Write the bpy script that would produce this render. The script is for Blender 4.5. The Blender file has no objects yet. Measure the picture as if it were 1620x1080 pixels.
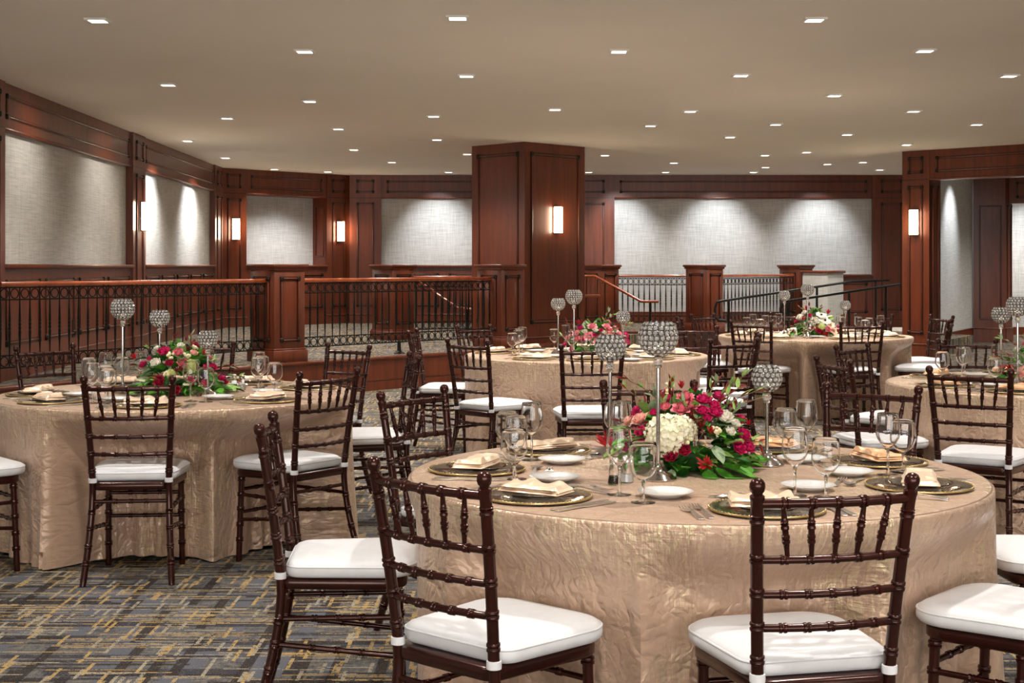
import bpy, math, random
from mathutils import Vector, Matrix
random.seed(7)
PI = math.pi
S = bpy.context.scene
COL = S.collection

# ------------------------------------------------------------------ camera, light, exposure
F = 2246.0            # focal length in pixels of the 1620 px wide frame
HZ = 421.0            # image row of the horizon
EYE = 1.416
cam_d = bpy.data.cameras.new('camera')
cam = bpy.data.objects.new('camera', cam_d); COL.objects.link(cam)
cam.location = (0, 0, EYE); cam.rotation_euler = (PI/2, 0, 0)
cam_d.sensor_width = 36; cam_d.lens = 36*F/1620
cam_d.shift_y = -(540-HZ)/1620
cam_d.clip_end = 100
S.camera = cam
S.view_settings.view_transform = 'Standard'
S.view_settings.look = 'None'
S.view_settings.gamma = 1
S.view_settings.exposure = 0.08
try: S.view_settings.use_curve_mapping = False
except Exception: pass
WORLD_STRENGTH = 7.0
SPOT_W = 178.0
w = bpy.data.worlds.new('world'); S.world = w; w.use_nodes = True
w.node_tree.nodes['Background'].inputs[0].default_value = (1.0, 0.97, 0.93, 1)
w.node_tree.nodes['Background'].inputs[1].default_value = WORLD_STRENGTH
def spot_data(energy, angle=118, blend=0.7, color=(1.0, 0.94, 0.87)):
    l = bpy.data.lights.new('downlight_bulb', 'SPOT')
    l.energy = energy; l.spot_size = math.radians(angle); l.spot_blend = blend
    l.color = color; l.shadow_soft_size = 0.05
    return l
DOWN = spot_data(SPOT_W)
WASH = spot_data(150.0, 68, 0.9, (0.90, 0.95, 1.0))

ZP = 0.374            # raised floor
ZC = 3.086            # ceiling
ZT = 0.752            # table top

# ------------------------------------------------------------------ materials
def lin(c):
    return tuple(((v/255)/12.92 if v/255 <= .04045 else ((v/255+.055)/1.055)**2.4) for v in c)
class NT:
    def __init__(s, name):
        s.m = bpy.data.materials.new(name); s.m.use_nodes = True
        s.t = s.m.node_tree; s.b = s.t.nodes['Principled BSDF']
    def n(s, typ, **kw):
        nd = s.t.nodes.new(typ)
        for k, v in kw.items():
            if k.startswith('i_'): nd.inputs[int(k[2:]) if k[2:].isdigit() else k[2:]].default_value = v
            else: setattr(nd, k, v)
        return nd
    def l(s, a, b): s.t.links.new(a, b)
    def setb(s, **kw):
        for k, v in kw.items():
            s.b.inputs[k.replace('_', ' ')].default_value = v
    def math(s, op, a, b=None, c=None):
        nd = s.t.nodes.new('ShaderNodeMath'); nd.operation = op
        for i, v in enumerate((a, b, c)):
            if v is None: continue
            if isinstance(v, (int, float)): nd.inputs[i].default_value = v
            else: s.l(v, nd.inputs[i])
        return nd.outputs[0]
    def mix(s, fac, a, b, blend='MIX'):
        nd = s.t.nodes.new('ShaderNodeMix'); nd.data_type = 'RGBA'; nd.blend_type = blend
        for sock, v in ((nd.inputs[0], fac), (nd.inputs[6], a), (nd.inputs[7], b)):
            if isinstance(v, (int, float)): sock.default_value = v
            elif isinstance(v, tuple): sock.default_value = (*v, 1)[:4]
            else: s.l(v, sock)
        return nd.outputs[2]
    def coord(s, kind='Object', scale=(1, 1, 1), rot=(0, 0, 0)):
        tc = s.n('ShaderNodeTexCoord'); mp = s.n('ShaderNodeMapping')
        mp.inputs['Scale'].default_value = scale; mp.inputs['Rotation'].default_value = rot
        s.l(tc.outputs[kind], mp.inputs['Vector']); return mp.outputs[0]
    def noise(s, vec, scale, detail=3, rough=.55):
        nd = s.n('ShaderNodeTexNoise'); nd.inputs['Scale'].default_value = scale
        nd.inputs['Detail'].default_value = detail; nd.inputs['Roughness'].default_value = rough
        s.l(vec, nd.inputs['Vector']); return nd.outputs['Fac']
    def ramp(s, fac, stops):
        nd = s.n('ShaderNodeValToRGB'); e = nd.color_ramp.elements
        while len(e) < len(stops): e.new(0.5)
        for k, (p, c) in enumerate(stops):
            e[k].position = p; e[k].color = (*c, 1) if len(c) == 3 else c
        s.l(fac, nd.inputs[0]); return nd.outputs[0]
    def bump(s, h, strength=.3, dist=.01):
        nd = s.n('ShaderNodeBump'); nd.inputs['Strength'].default_value = strength
        nd.inputs['Distance'].default_value = dist
        s.l(h, nd.inputs['Height']); s.l(nd.outputs[0], s.b.inputs['Normal'])

def plain(name, col, rough=.5, metal=0, spec=.5, coat=0, var=0.0, vscale=20):
    t = NT(name); t.setb(Roughness=rough, Metallic=metal)
    t.b.inputs['Specular IOR Level'].default_value = spec
    if coat: t.b.inputs['Coat Weight'].default_value = coat; t.b.inputs['Coat Roughness'].default_value = .12
    c = lin(col)
    if var:
        f = t.noise(t.coord(), vscale, 3)
        t.l(t.ramp(f, [(.3, tuple(v*(1-var) for v in c)), (.7, tuple(min(1, v*(1+var)) for v in c))]), t.b.inputs['Base Color'])
    else: t.b.inputs['Base Color'].default_value = (*c, 1)
    return t.m

def wood(name, dark, light, rough=.38, coat=.18, sc=(9, 9, .7)):
    t = NT(name); v = t.coord('Object', sc)
    f = t.noise(v, 2.2, 6, .62)
    f2 = t.noise(t.coord('Object', (1.1, 1.1, .5)), 1.3, 2)
    f3 = t.math('ADD', t.math('MULTIPLY', f, .7), t.math('MULTIPLY', f2, .3))
    t.l(t.ramp(f3, [(.32, lin(dark)), (.68, lin(light))]), t.b.inputs['Base Color'])
    t.setb(Roughness=rough); t.b.inputs['Coat Weight'].default_value = coat; t.b.inputs['Coat Roughness'].default_value = .18
    t.bump(f, .05, .004)
    return t.m

M = {}
M['wood'] = wood('mahogany_panelling', (82, 36, 18), (120, 55, 28))
M['wood_dark'] = wood('dark_mahogany_groove', (42, 15, 8), (62, 24, 12), .4, .2)
M['wood_rail'] = wood('polished_handrail', (120, 52, 24), (168, 84, 44), .25, .6, (3, 3, 3))
M['chair'] = wood('chair_mahogany', (20, 4, 4), (48, 10, 7), .24, .25, (14, 14, 2))
M['chair'].node_tree.nodes['Principled BSDF'].inputs['Specular Tint'].default_value = (1, .62, .52, 1)
M['chair'].node_tree.nodes['Principled BSDF'].inputs['Coat Tint'].default_value = (1, .8, .74, 1)
M['bronze'] = plain('dark_bronze', (52, 44, 36), .4, .7, var=.2)
M['iron'] = plain('wrought_iron', (26, 27, 24), .42, .5, var=.25, vscale=40)
M['brass'] = plain('brass', (196, 158, 88), .25, 1)
M['chrome'] = plain('chrome', (200, 196, 192), .1, 1)
M['wire'] = plain('dark_chrome_wire', (120, 118, 116), .2, 1)
M['silver'] = plain('silver_cutlery', (236, 234, 230), .27, 1)
M['gold'] = plain('gold_rim', (206, 184, 132), .28, 1)
M['mirror'] = plain('dark_mirror', (158, 146, 134), .10, .92)
M['china'] = plain('white_china', (226, 227, 227), .16, 0, .5, .3)
M['vinyl'] = plain('white_cushion', (220, 221, 224), .5, 0, .35, var=.03, vscale=30)
M['trim'] = plain('light_trim', (235, 232, 226), .5)
M['black'] = plain('black_plastic', (22, 20, 18), .5)

def ceiling_mat():
    t = NT('ceiling_paint'); f = t.noise(t.coord(), .5, 3)
    t.l(t.ramp(f, [(.3, lin((234, 227, 215))), (.7, lin((240, 233, 222)))]), t.b.inputs['Base Color'])
    t.setb(Roughness=.9); t.bump(t.noise(t.coord(), 220, 2), .04, .002)
    return t.m
M['ceiling'] = ceiling_mat()

def linen_mat():
    t = NT('woven_linen_wallcover')
    a = t.noise(t.coord('Object', (60, 60, 2.2)), 1.6, 4, .6)
    b = t.noise(t.coord('Object', (2.2, 2.2, 60)), 1.6, 4, .6)
    f = t.math('ADD', t.math('MULTIPLY', a, .5), t.math('MULTIPLY', b, .5))
    t.l(t.ramp(f, [(.36, lin((166, 163, 158))), (.5, lin((192, 190, 185))), (.64, lin((210, 208, 204)))]), t.b.inputs['Base Color'])
    t.setb(Roughness=.8); t.bump(f, .15, .004)
    return t.m
M['linen'] = linen_mat()

def carpet_mat():
    t = NT('patterned_carpet')
    tc = t.n('ShaderNodeTexCoord'); sp = t.n('ShaderNodeSeparateXYZ'); t.l(tc.outputs['Object'], sp.inputs[0])
    X, Y = sp.outputs[0], sp.outputs[1]
    wob = t.noise(tc.outputs['Object'], 3.0, 2)
    def wn(a, b):
        c = t.n('ShaderNodeCombineXYZ'); t.l(a, c.inputs[0])
        if isinstance(b, (int, float)): c.inputs[1].default_value = b
        else: t.l(b, c.inputs[1])
        nd = t.n('ShaderNodeTexWhiteNoise'); nd.noise_dimensions = '2D'; t.l(c.outputs[0], nd.inputs[0]); return nd.outputs[0]
    def dashes(along, across, L, W, thr, seed):
        row = t.math('FLOOR', t.math('DIVIDE', across, W))
        r1 = wn(row, seed)
        u = t.math('ADD', t.math('DIVIDE', along, L), t.math('MULTIPLY', r1, 37.0))
        c = t.math('FLOOR', u)
        return t.math('GREATER_THAN', wn(c, t.math('ADD', row, seed*7.3)), thr)
    fine = t.noise(tc.outputs['Object'], 240, 3, .7)
    mid = t.noise(tc.outputs['Object'], 30, 4, .75)
    pile = t.noise(tc.outputs['Object'], 90, 3, .7)
    sx = t.noise(t.coord('Object', (7, 70, 1)), 1.3, 4, .75)
    sy = t.noise(t.coord('Object', (60, 8, 1)), 1.3, 4, .75)
    bf = t.math('ADD', t.math('MULTIPLY', sx, .45), t.math('ADD', t.math('MULTIPLY', sy, .2), t.math('MULTIPLY', mid, .35)))
    base = t.ramp(bf, [(.40, lin((48, 53, 62))), (.48, lin((80, 84, 90))), (.55, lin((110, 108, 104))), (.62, lin((140, 114, 74)))])
    gold = t.ramp(fine, [(.40, lin((138, 106, 58))), (.56, lin((196, 168, 112)))]); sand = t.ramp(fine, [(.4, lin((118, 108, 92))), (.56, lin((180, 172, 152)))])
    navy = lin((42, 47, 58)); blue = lin((88, 94, 106)); char = lin((34, 34, 38))
    def feather(mask, amt):  # broken up by the pile
        return t.math('MULTIPLY', mask, t.math('MULTIPLY', t.math('GREATER_THAN', t.math('ADD', t.math('MULTIPLY', mid, .6), t.math('MULTIPLY', pile, .4)), amt), .88))
    col = base
    col = t.mix(feather(dashes(Y, X, .60, .055, .74, 3.0), .40), col, blue)
    col = t.mix(feather(dashes(X, Y, .70, .045, .74, 5.0), .44), col, navy)
    col = t.mix(feather(dashes(Y, X, .50, .040, .86, 11.0), .42), col, char)
    col = t.mix(feather(dashes(X, Y, .60, .022, .86, 17.0), .44), col, char)
    col = t.mix(feather(dashes(X, Y, .36, .0105, .865, 23.0), .47), col, gold)
    col = t.mix(feather(dashes(Y, X, .15, .014, .915, 29.0), .46), col, gold)
    col = t.mix(feather(dashes(X, Y, .20, .010, .93, 31.0), .46), col, sand)
    col = t.mix(feather(dashes(Y, X, .12, .014, .935, 37.0), .46), col, sand)
    col = t.mix(t.math('MULTIPLY', t.math('GREATER_THAN', fine, .585), .5), col, lin((164, 130, 78)))
    col = t.mix(t.math('MULTIPLY', t.math('LESS_THAN', fine, .425), .55), col, lin((34, 37, 44)))
    t.l(col, t.b.inputs['Base Color']); t.setb(Roughness=.95); t.b.inputs['Specular IOR Level'].default_value = .1
    t.bump(t.noise(tc.outputs['Object'], 300, 2), .5, .004)
    return t.m
M['carpet'] = carpet_mat()

def cloth_mat():
    t = NT('crinkled_champagne_satin')
    uv = t.coord('UV')
    def crease(scale, vec):
        nd = t.n('ShaderNodeTexVoronoi'); nd.feature = 'DISTANCE_TO_EDGE'; nd.inputs['Scale'].default_value = scale
        t.l(vec, nd.inputs['Vector']); return nd.outputs[0]
    ds = t.n('ShaderNodeVectorMath'); ds.operation = 'ADD'
    nz = t.n('ShaderNodeTexNoise'); nz.inputs['Scale'].default_value = 9; nz.inputs['Detail'].default_value = 3
    t.l(uv, nz.inputs['Vector'])
    sc = t.n('ShaderNodeVectorMath'); sc.operation = 'SCALE'; sc.inputs[3].default_value = .16
    t.l(nz.outputs['Color'], sc.inputs[0]); t.l(uv, ds.inputs[0]); t.l(sc.outputs[0], ds.inputs[1])
    mp = t.n('ShaderNodeMapping'); mp.inputs['Scale'].default_value = (1, .7, 1); t.l(ds.outputs[0], mp.inputs[0])
    c1 = t.math('MINIMUM', t.math('MULTIPLY', crease(9, mp.outputs[0]), 4.0), 1.0)
    c2 = t.math('MINIMUM', t.math('MULTIPLY', crease(26, mp.outputs[0]), 3.0), 1.0)
    vert = t.noise(t.coord('UV', (55, 7, 1)), 1.6, 3, .6)
    hori = t.noise(t.coord('UV', (9, 60, 1)), 1.6, 3, .6)
    zone = t.noise(t.coord('UV', (2.2, 1.3, 1)), 1.4, 2)
    zm = t.ramp(zone, [(.48, (0, 0, 0)), (.62, (1, 1, 1))])
    h = t.math('ADD', t.math('MULTIPLY', c1, .55), t.math('MULTIPLY', c2, .30))
    streak = t.math('ADD', vert, t.math('MULTIPLY', hori, .6))
    h = t.math('ADD', h, t.math('MULTIPLY', t.math('MULTIPLY', streak, zm), .9))
    h = t.math('ADD', h, t.math('MULTIPLY', t.noise(t.coord('UV', (3, 3, 1)), 2.0, 4, .6), .6))
    t.bump(h, .75, .009)
    glint = t.math('MULTIPLY', t.ramp(t.math('MULTIPLY', vert, t.math('ADD', hori, .5)), [(.47, (0, 0, 0)), (.56, (1, 1, 1))]), t.math('ADD', t.math('MULTIPLY', zm, .9), .08))  # gold satin glints, painted into base colour and metallic in patches
    base = t.ramp(t.noise(uv, 3, 3), [(.3, lin((184, 152, 130))), (.7, lin((198, 167, 144)))])
    t.l(t.mix(t.math('MULTIPLY', glint, .5), base, lin((246, 230, 188))), t.b.inputs['Base Color'])
    t.l(t.math('ADD', t.math('MULTIPLY', glint, .5), .15), t.b.inputs['Metallic'])
    t.setb(Roughness=.36); t.b.inputs['Sheen Weight'].default_value = .1
    return t.m
M['cloth'] = cloth_mat()

def satin(name, c1, c2):
    t = NT(name); f = t.noise(t.coord('Object', (30, 30, 30)), 1, 3)
    t.l(t.ramp(f, [(.3, lin(c1)), (.7, lin(c2))]), t.b.inputs['Base Color'])
    t.setb(Roughness=.32, Metallic=.15); t.b.inputs['Sheen Weight'].default_value = .2
    t.bump(t.noise(t.coord('Object', (1, 1, 1)), 70, 2), .15, .003)
    return t.m
M['napkin'] = satin('champagne_satin_napkin', (232, 202, 170), (242, 216, 188))
M['napkin_peach'] = satin('peach_satin_napkin', (232, 176, 124), (240, 194, 148))

def glass(name, rough=0.0, col=(1, 1, 1), ior=1.36):
    t = NT(name); t.setb(Roughness=rough); t.b.inputs['Transmission Weight'].default_value = 1
    t.b.inputs['IOR'].default_value = ior; t.b.inputs['Base Color'].default_value = (*col, 1)
    return t.m
M['glass'] = glass('clear_glass')
M['crystal'] = glass('cut_crystal', 0.06, (1, 1, 1), 1.5); M['crystal'].node_tree.nodes['Principled BSDF'].inputs['Transmission Weight'].default_value = .84

def emit(name, col, strength):
    t = NT(name); t.b.inputs['Emission Color'].default_value = (*col, 1); t.b.inputs['Emission Strength'].default_value = strength
    t.b.inputs['Base Color'].default_value = (.8, .8, .8, 1)
    return t.m
M['lamp'] = emit('downlight_diffuser', (1, .96, .9), 6)
M['sconce'] = emit('sconce_shade', (1, .80, .56), 40)
M['flame'] = emit('candle_glow', (1, .92, .72), 1.2)

def petal(name, c1, c2):
    t = NT(name); f = t.noise(t.coord('Object', (1, 1, 1)), 55, 3)
    t.l(t.ramp(f, [(.3, lin(c1)), (.7, lin(c2))]), t.b.inputs['Base Color'])
    t.setb(Roughness=.55); t.b.inputs['Subsurface Weight'].default_value = 0.0
    t.b.inputs['Specular IOR Level'].default_value = .3
    return t.m
PET = {'magenta': petal('magenta_petals', (190, 14, 84), (222, 40, 116)),
       'crimson': petal('crimson_petals', (150, 10, 46), (190, 26, 72)),
       'coral': petal('coral_pink_petals', (222, 104, 122), (238, 142, 152)),
       'pink': petal('soft_pink_petals', (238, 140, 158), (248, 182, 188)),
       'peach': petal('peach_petals', (242, 176, 160), (248, 202, 186)),
       'white': petal('white_petals', (240, 234, 218), (250, 246, 236)),
       'green': petal('pale_green_florets', (176, 190, 104), (206, 214, 140)),
       'cream': petal('cream_florets', (228, 226, 188), (246, 242, 220)),
       'red': petal('scarlet_petals', (168, 20, 34), (196, 44, 46)),
       'burgundy': petal('burgundy_leaves', (96, 20, 26), (140, 44, 36)),
       'purple': petal('purple_petals', (66, 22, 74), (96, 34, 100)),
       'leaf': petal('green_leaves', (62, 130, 34), (104, 172, 58)),
       'leaf_dark': petal('dark_green_leaves', (30, 82, 30), (56, 112, 44)),
       'leaf_light': petal('pale_green_leaves', (120, 160, 72), (168, 196, 116)),
       'sage': petal('sage_leaves', (116, 138, 104), (150, 168, 132)),
       'cream_leaf': petal('variegated_leaf_edge', (206, 214, 172), (226, 228, 196)),
       'stem': petal('brown_stems', (94, 72, 44), (120, 98, 60)),
       'berry': petal('pale_berries', (214, 206, 160), (234, 226, 190)),
       'dark': petal('black_flower_centre', (24, 18, 28), (40, 32, 44))}

# ------------------------------------------------------------------ mesh builder
class MB:
    def __init__(s): s.v = []; s.f = []; s.mi = []; s.M = Matrix.Identity(4); s.m = 0; s.uv = None
    def add(s, vs, fs):
        o = len(s.v); I = s.M
        s.v += [tuple(I @ Vector(p)) for p in vs]
        s.f += [tuple(o+i for i in f) for f in fs]; s.mi += [s.m]*len(fs)
    def box(s, x0, x1, y0, y1, z0, z1, bev=0):
        if bev:
            b = min(bev, (x1-x0)/3, (y1-y0)/3, (z1-z0)/3)
            lo = [(x0+b, y0), (x1-b, y0), (x1, y0+b), (x1, y1-b), (x1-b, y1), (x0+b, y1), (x0, y1-b), (x0, y0+b)]
            cx, cy = (x0+x1)/2, (y0+y1)/2
            def ins(p): return (p[0]+(b if p[0] < cx else -b)*(.6), p[1]+(b if p[1] < cy else -b)*(.6))
            rings = [[(*ins(p), z0) for p in lo], [(*p, z0+b) for p in lo], [(*p, z1-b) for p in lo], [(*ins(p), z1) for p in lo]]
            s.loft(rings, True, True); return
        vs = [(x0, y0, z0), (x1, y0, z0), (x1, y1, z0), (x0, y1, z0), (x0, y0, z1), (x1, y0, z1), (x1, y1, z1), (x0, y1, z1)]
        s.add(vs, [(0, 3, 2, 1), (4, 5, 6, 7), (0, 1, 5, 4), (1, 2, 6, 5), (2, 3, 7, 6), (3, 0, 4, 7)])
    def loft(s, rings, cap0=False, cap1=False, closed=True):
        n = len(rings[0]); vs = [p for r in rings for p in r]; fs = []
        for k in range(len(rings)-1):
            for i in range(n if closed else n-1):
                j = (i+1) % n
                fs.append((k*n+i, k*n+j, (k+1)*n+j, (k+1)*n+i))
        if cap0: fs.append(tuple(range(n-1, -1, -1)))
        if cap1: fs.append(tuple((len(rings)-1)*n+i for i in range(n)))
        s.add(vs, fs)
    def lathe(s, prof, n=24, cap0=False, cap1=False):
        s.loft([[(r*math.cos(2*PI*i/n), r*math.sin(2*PI*i/n), z) for i in range(n)] for r, z in prof], cap0, cap1)
    def tube(s, path, rad, n=8, cap=True, flat=None):
        P = [Vector(p) for p in path]; rs = rad if isinstance(rad, (list, tuple)) else [rad]*len(P)
        rings = []; up = None
        for k, p in enumerate(P):
            t = (P[min(k+1, len(P)-1)]-P[max(k-1, 0)])
            t = t.normalized() if t.length > 1e-9 else Vector((0, 0, 1))
            if up is None: up = Vector((0, 0, 1)) if abs(t.z) < .9 else Vector((1, 0, 0))
            a = t.cross(up)
            a = a.normalized() if a.length > 1e-6 else Vector((1, 0, 0))
            b = a.cross(t).normalized(); up = b
            fx = flat or (1, 1)
            rings.append([tuple(p + a*(rs[k]*fx[0]*math.cos(2*PI*i/n)) + b*(rs[k]*fx[1]*math.sin(2*PI*i/n))) for i in range(n)])
        s.loft(rings, cap, cap)
    def rod(s, p0, p1, r, rings=(), n=8, swell=0.0):
        p0 = Vector(p0); p1 = Vector(p1); L = (p1-p0).length
        st = [(0, r), (1, r)]
        if swell: st += [(t, r*(1+swell*math.sin(PI*t))) for t in (.2, .35, .5, .65, .8)]
        for t in rings:
            base = r*(1+swell*math.sin(PI*t))
            for dz, k in ((-.0105, 1), (-.009, 1.28), (-.003, 1.32), (-.001, 1.08), (.001, 1.08), (.003, 1.32), (.009, 1.28), (.0105, 1)):
                q = t+dz/L
                if 0 < q < 1: st.append((q, base*k))
        st.sort()
        s.tube([p0.lerp(p1, q) for q, _ in st], [k for _, k in st], n)
    def sphere(s, c, r, nu=10, nv=6, sc=(1, 1, 1)):
        rings = []
        for j in range(nv+1):
            a = PI*(j+.001)/(nv+.002)-PI/2
            rings.append([(c[0]+r*sc[0]*math.cos(a)*math.cos(2*PI*i/nu), c[1]+r*sc[1]*math.cos(a)*math.sin(2*PI*i/nu), c[2]+r*sc[2]*math.sin(a)) for i in range(nu)])
        s.loft(rings, True, True)
    def torus(s, R, r, n=18, m=6, sx=1.0):
        rings = [[((R+r*math.cos(2*PI*j/m))*math.cos(2*PI*i/n)*sx, (R+r*math.cos(2*PI*j/m))*math.sin(2*PI*i/n), r*math.sin(2*PI*j/m)) for j in range(m)] for i in range(n)]
        rings.append(rings[0]); s.loft(rings)
    def grid(s, fn, nu, nv):
        vs = [fn(i/nu, j/nv) for j in range(nv+1) for i in range(nu+1)]
        fs = [(j*(nu+1)+i, j*(nu+1)+i+1, (j+1)*(nu+1)+i+1, (j+1)*(nu+1)+i) for j in range(nv) for i in range(nu)]
        s.add(vs, fs)
    def mesh(s, name, mats, smooth=True):
        me = bpy.data.meshes.new(name); me.from_pydata(s.v, [], s.f)
        for m in (mats if isinstance(mats, (list, tuple)) else [mats]): me.materials.append(m)
        for p, k in zip(me.polygons, s.mi): p.material_index = k; p.use_smooth = smooth
        if s.uv:
            ul = me.uv_layers.new(name='UVMap')
            for lp in me.loops: ul.data[lp.index].uv = s.uv[lp.vertex_index]
        me.update()
        if smooth is True:
            try: me.set_sharp_from_angle(angle=math.radians(50))
            except Exception: pass
        return me
    def build(s, name, mats, parent=None, smooth=True):
        return link(name, s.mesh(name, mats, smooth), parent)

def link(name, data, parent=None, loc=None, rot=None):
    o = bpy.data.objects.new(name, data); COL.objects.link(o)
    if parent: o.parent = parent
    if loc is not None: o.location = loc
    if rot is not None: o.rotation_euler = rot
    return o
def tag(o, label, cat, group=None, kind=None):
    if kind: o['kind'] = kind
    if label: o['label'] = label
    if cat: o['category'] = cat
    if group: o['group'] = group
    return o
def thing(name, label, cat, loc=(0, 0, 0), rz=0, group=None):
    o = link(name, None, None, loc, (0, 0, rz)); o.empty_display_size = .1
    return tag(o, label, cat, group)
def struct(name, mb, mats, smooth=True, label=None):
    o = mb.build(name, mats, None, smooth); o['kind'] = 'structure'
    if label: o['label'] = label
    return o
def copy_tree(root, label, loc, rz, group=None):
    c = root.copy(); COL.objects.link(c); c.location = loc; c.rotation_euler = (0, 0, rz); c['label'] = label
    if group: c['group'] = group
    for ch in root.children:
        d = ch.copy(); COL.objects.link(d); d.parent = c
        for g in ch.children:
            e = g.copy(); COL.objects.link(e); e.parent = d
    return c

# ------------------------------------------------------------------ wall helper
class Wall:
    """A vertical face: p0 on plan, direction u along it, normal n out of it."""
    def __init__(s, p0, p1, flip=False):
        s.p = Vector((*p0, 0)); d = Vector((p1[0]-p0[0], p1[1]-p0[1], 0)); s.L = d.length; s.u = d.normalized()
        s.n = Vector((s.u.y, -s.u.x, 0)) * (-1 if flip else 1)
        s.mat = Matrix(((s.u.x, s.n.x, 0, s.p.x), (s.u.y, s.n.y, 0, s.p.y), (0, 0, 1, 0), (0, 0, 0, 1)))
    def pt(s, u, z, d): return s.mat @ Vector((u, d, z))
    def box(s, mb, u0, u1, z0, z1, d0, d1, bev=0):
        o = mb.M; mb.M = s.mat; mb.box(u0, u1, d0, d1, z0, z1, bev); mb.M = o
    def mould(s, mb, u0, u1, z0, z1, d, w=.045, blocks=True):
        """Dark groove, slim bar in it and bronze corner blocks; materials 0 wood, 1 groove, 2 bronze."""
        o = mb.m
        for (a, b, c, e) in ((u0, u1, z0, z0+w), (u0, u1, z1-w, z1), (u0, u0+w, z0+w, z1-w), (u1-w, u1, z0+w, z1-w)):
            mb.m = 1; s.box(mb, a, b, c, e, d-.004, d+.003)
            mb.m = 0; k = w*.3
            s.box(mb, a+k, b-k, c+k, e-k, d, d+.016, .004)
        if blocks:
            mb.m = 2; k = w*1.25
            for uu in (u0-k*.1, u1-k*.9):
                for zz in (z0-k*.1, z1-k*.9): s.box(mb, uu, uu+k, zz, zz+k, d-.002, d+.024, .008)
        mb.m = o
WM = [M['wood'], M['wood_dark'], M['bronze']]

# ------------------------------------------------------------------ floor, platform, ceiling
mb = MB(); mb.box(-9, 14, -8, 34, -.12, 0); struct('floor', mb, M['carpet'], False)
mb = MB(); mb.box(-9, 14, -8, 34, ZC, ZC+.15); struct('ceiling', mb, M['ceiling'], False)
P1c = Vector((-2.56, 15.60, 0)); P2c = Vector((-.136, 18.30, 0))
ed = (P2c-P1c).normalized(); en = Vector((ed.y, -ed.x, 0)); EANG = math.atan2(ed.y, ed.x)
def edge(t, off=0): return P1c + ed*t + en*off      # along the rail line, off towards the lower room
plat = [Vector((-4.52, 12.06, 0)), edge(.12, .30), edge(3.83, .30), Vector((.62, 19.6, 0)), Vector((1.05, 20.9, 0)), Vector((1.18, 22.75, 0)),
        Vector((3.30, 22.75, 0)), Vector((5.42, 25.35, 0)), Vector((5.42, 26.05, 0)), Vector((-3.0, 26.05, 0)), Vector((-5.1, 24.15, 0)), Vector((-4.75, 12.05, 0))]
def prism(mb, poly, z0, z1):
    n = len(poly)
    mb.add([(p.x, p.y, z0) for p in poly]+[(p.x, p.y, z1) for p in poly],
           [tuple(range(n-1, -1, -1)), tuple(range(n, 2*n))]+[(i, (i+1) % n, n+(i+1) % n, n+i) for i in range(n)])
mb = MB(); prism(mb, plat, 0, ZP); struct('floor_raised', mb, M['carpet'], False)
mb = MB()
def riser(mb, a, b):
    W = Wall((a.x, a.y), (b.x, b.y))
    W.box(mb, -.02, W.L+.02, .0, ZP-.02, .001, .03); W.box(mb, -.02, W.L+.02, 0, .10, .03, .045)
    mb.m = 1; W.box(mb, -.02, W.L+.02, .10, .112, .03, .037); mb.m = 0
    W.box(mb, -.02, W.L+.02, ZP-.03, ZP+.004, -.06, .05, .006)
for k in (0, 1, 2, 3, 4, 5, 6): riser(mb, plat[k], plat[k+1])
struct('trim_1', mb, WM)
# two steps between the column and the newel pillar
mb = MB(); W = Wall((1.15, 21.35), (1.75, 22.0))
for k in range(2): W.box(mb, 0, .9, 0, ZP-.187*(k+.0)-.001*k if k == 0 else ZP-.187, .0+.30*k, .30*(k+1))
mb.m = 0
struct('floor_steps', mb, M['carpet'], False)
# ramp on the right
mb = MB()
a0, a1, b0, b1 = (2.95, 20.6), (4.15, 20.2), (7.6, 23.4), (6.2, 25.6)
mb.add([(*a0, 0), (*a1, 0), (*b0, 0), (*b1, 0), (*a0, .004), (*a1, .004), (*b0, .28), (*b1, .28)],
       [(0, 3, 2, 1), (4, 5, 6, 7), (0, 1, 5, 4), (1, 2, 6, 5), (2, 3, 7, 6), (3, 0, 4, 7)])
struct('floor_ramp', mb, M['carpet'], False)

# ------------------------------------------------------------------ left wall
ZF = 2.665                      # underside of the frieze
WL = Wall((-4.5, 9.0), (-4.93, 24.06))
ul = lambda y: (y-9.0)*1.0004
mb = MB(); WL.box(mb, -16, WL.L+.3, 0, ZC, -.30, -.063); struct('wall_left', mb, M['linen'], False)
def dado(mb, W, u0, u1, npan, ztop=1.43, z0=ZP, base=.15):
    W.box(mb, u0, u1, z0, ztop-.03, -.06, 0)
    W.box(mb, u0-.01, u1+.01, ztop-.035, ztop+.006, -.06, .045, .006)
    W.box(mb, u0, u1, z0, z0+base, 0, .022); W.box(mb, u0, u1, z0+base, z0+base+.02, 0, .03, .005)
    wd = (u1-u0)/npan
    for k in range(npan): W.mould(mb, u0+wd*k+.09, u0+wd*(k+1)-.09, z0+base+.16, ztop-.14, 0)
def pilaster(mb, W, u0, u1, z0=0.0, d=.03, frieze_square=True, tall=True, base=.15):
    W.box(mb, u0, u1, z0, ZC, -.06, d)
    W.box(mb, u0-.004, u1+.004, z0, z0+base, d, d+.022); W.box(mb, u0-.004, u1+.004, z0+base, z0+base+.02, d, d+.03, .005)
    mb.m = 1; W.box(mb, u0, u1, ZF-.006, ZF+.006, d-.002, d+.001); mb.m = 0
    wd = u1-u0
    if frieze_square: W.mould(mb, u0+wd*.22, u1-wd*.22, ZF+.09, ZC-.09, d, .04)
    if tall: W.mould(mb, u0+wd*.22, u1-wd*.22, z0+base+.16, ZF-.09, d, .04)
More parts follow.
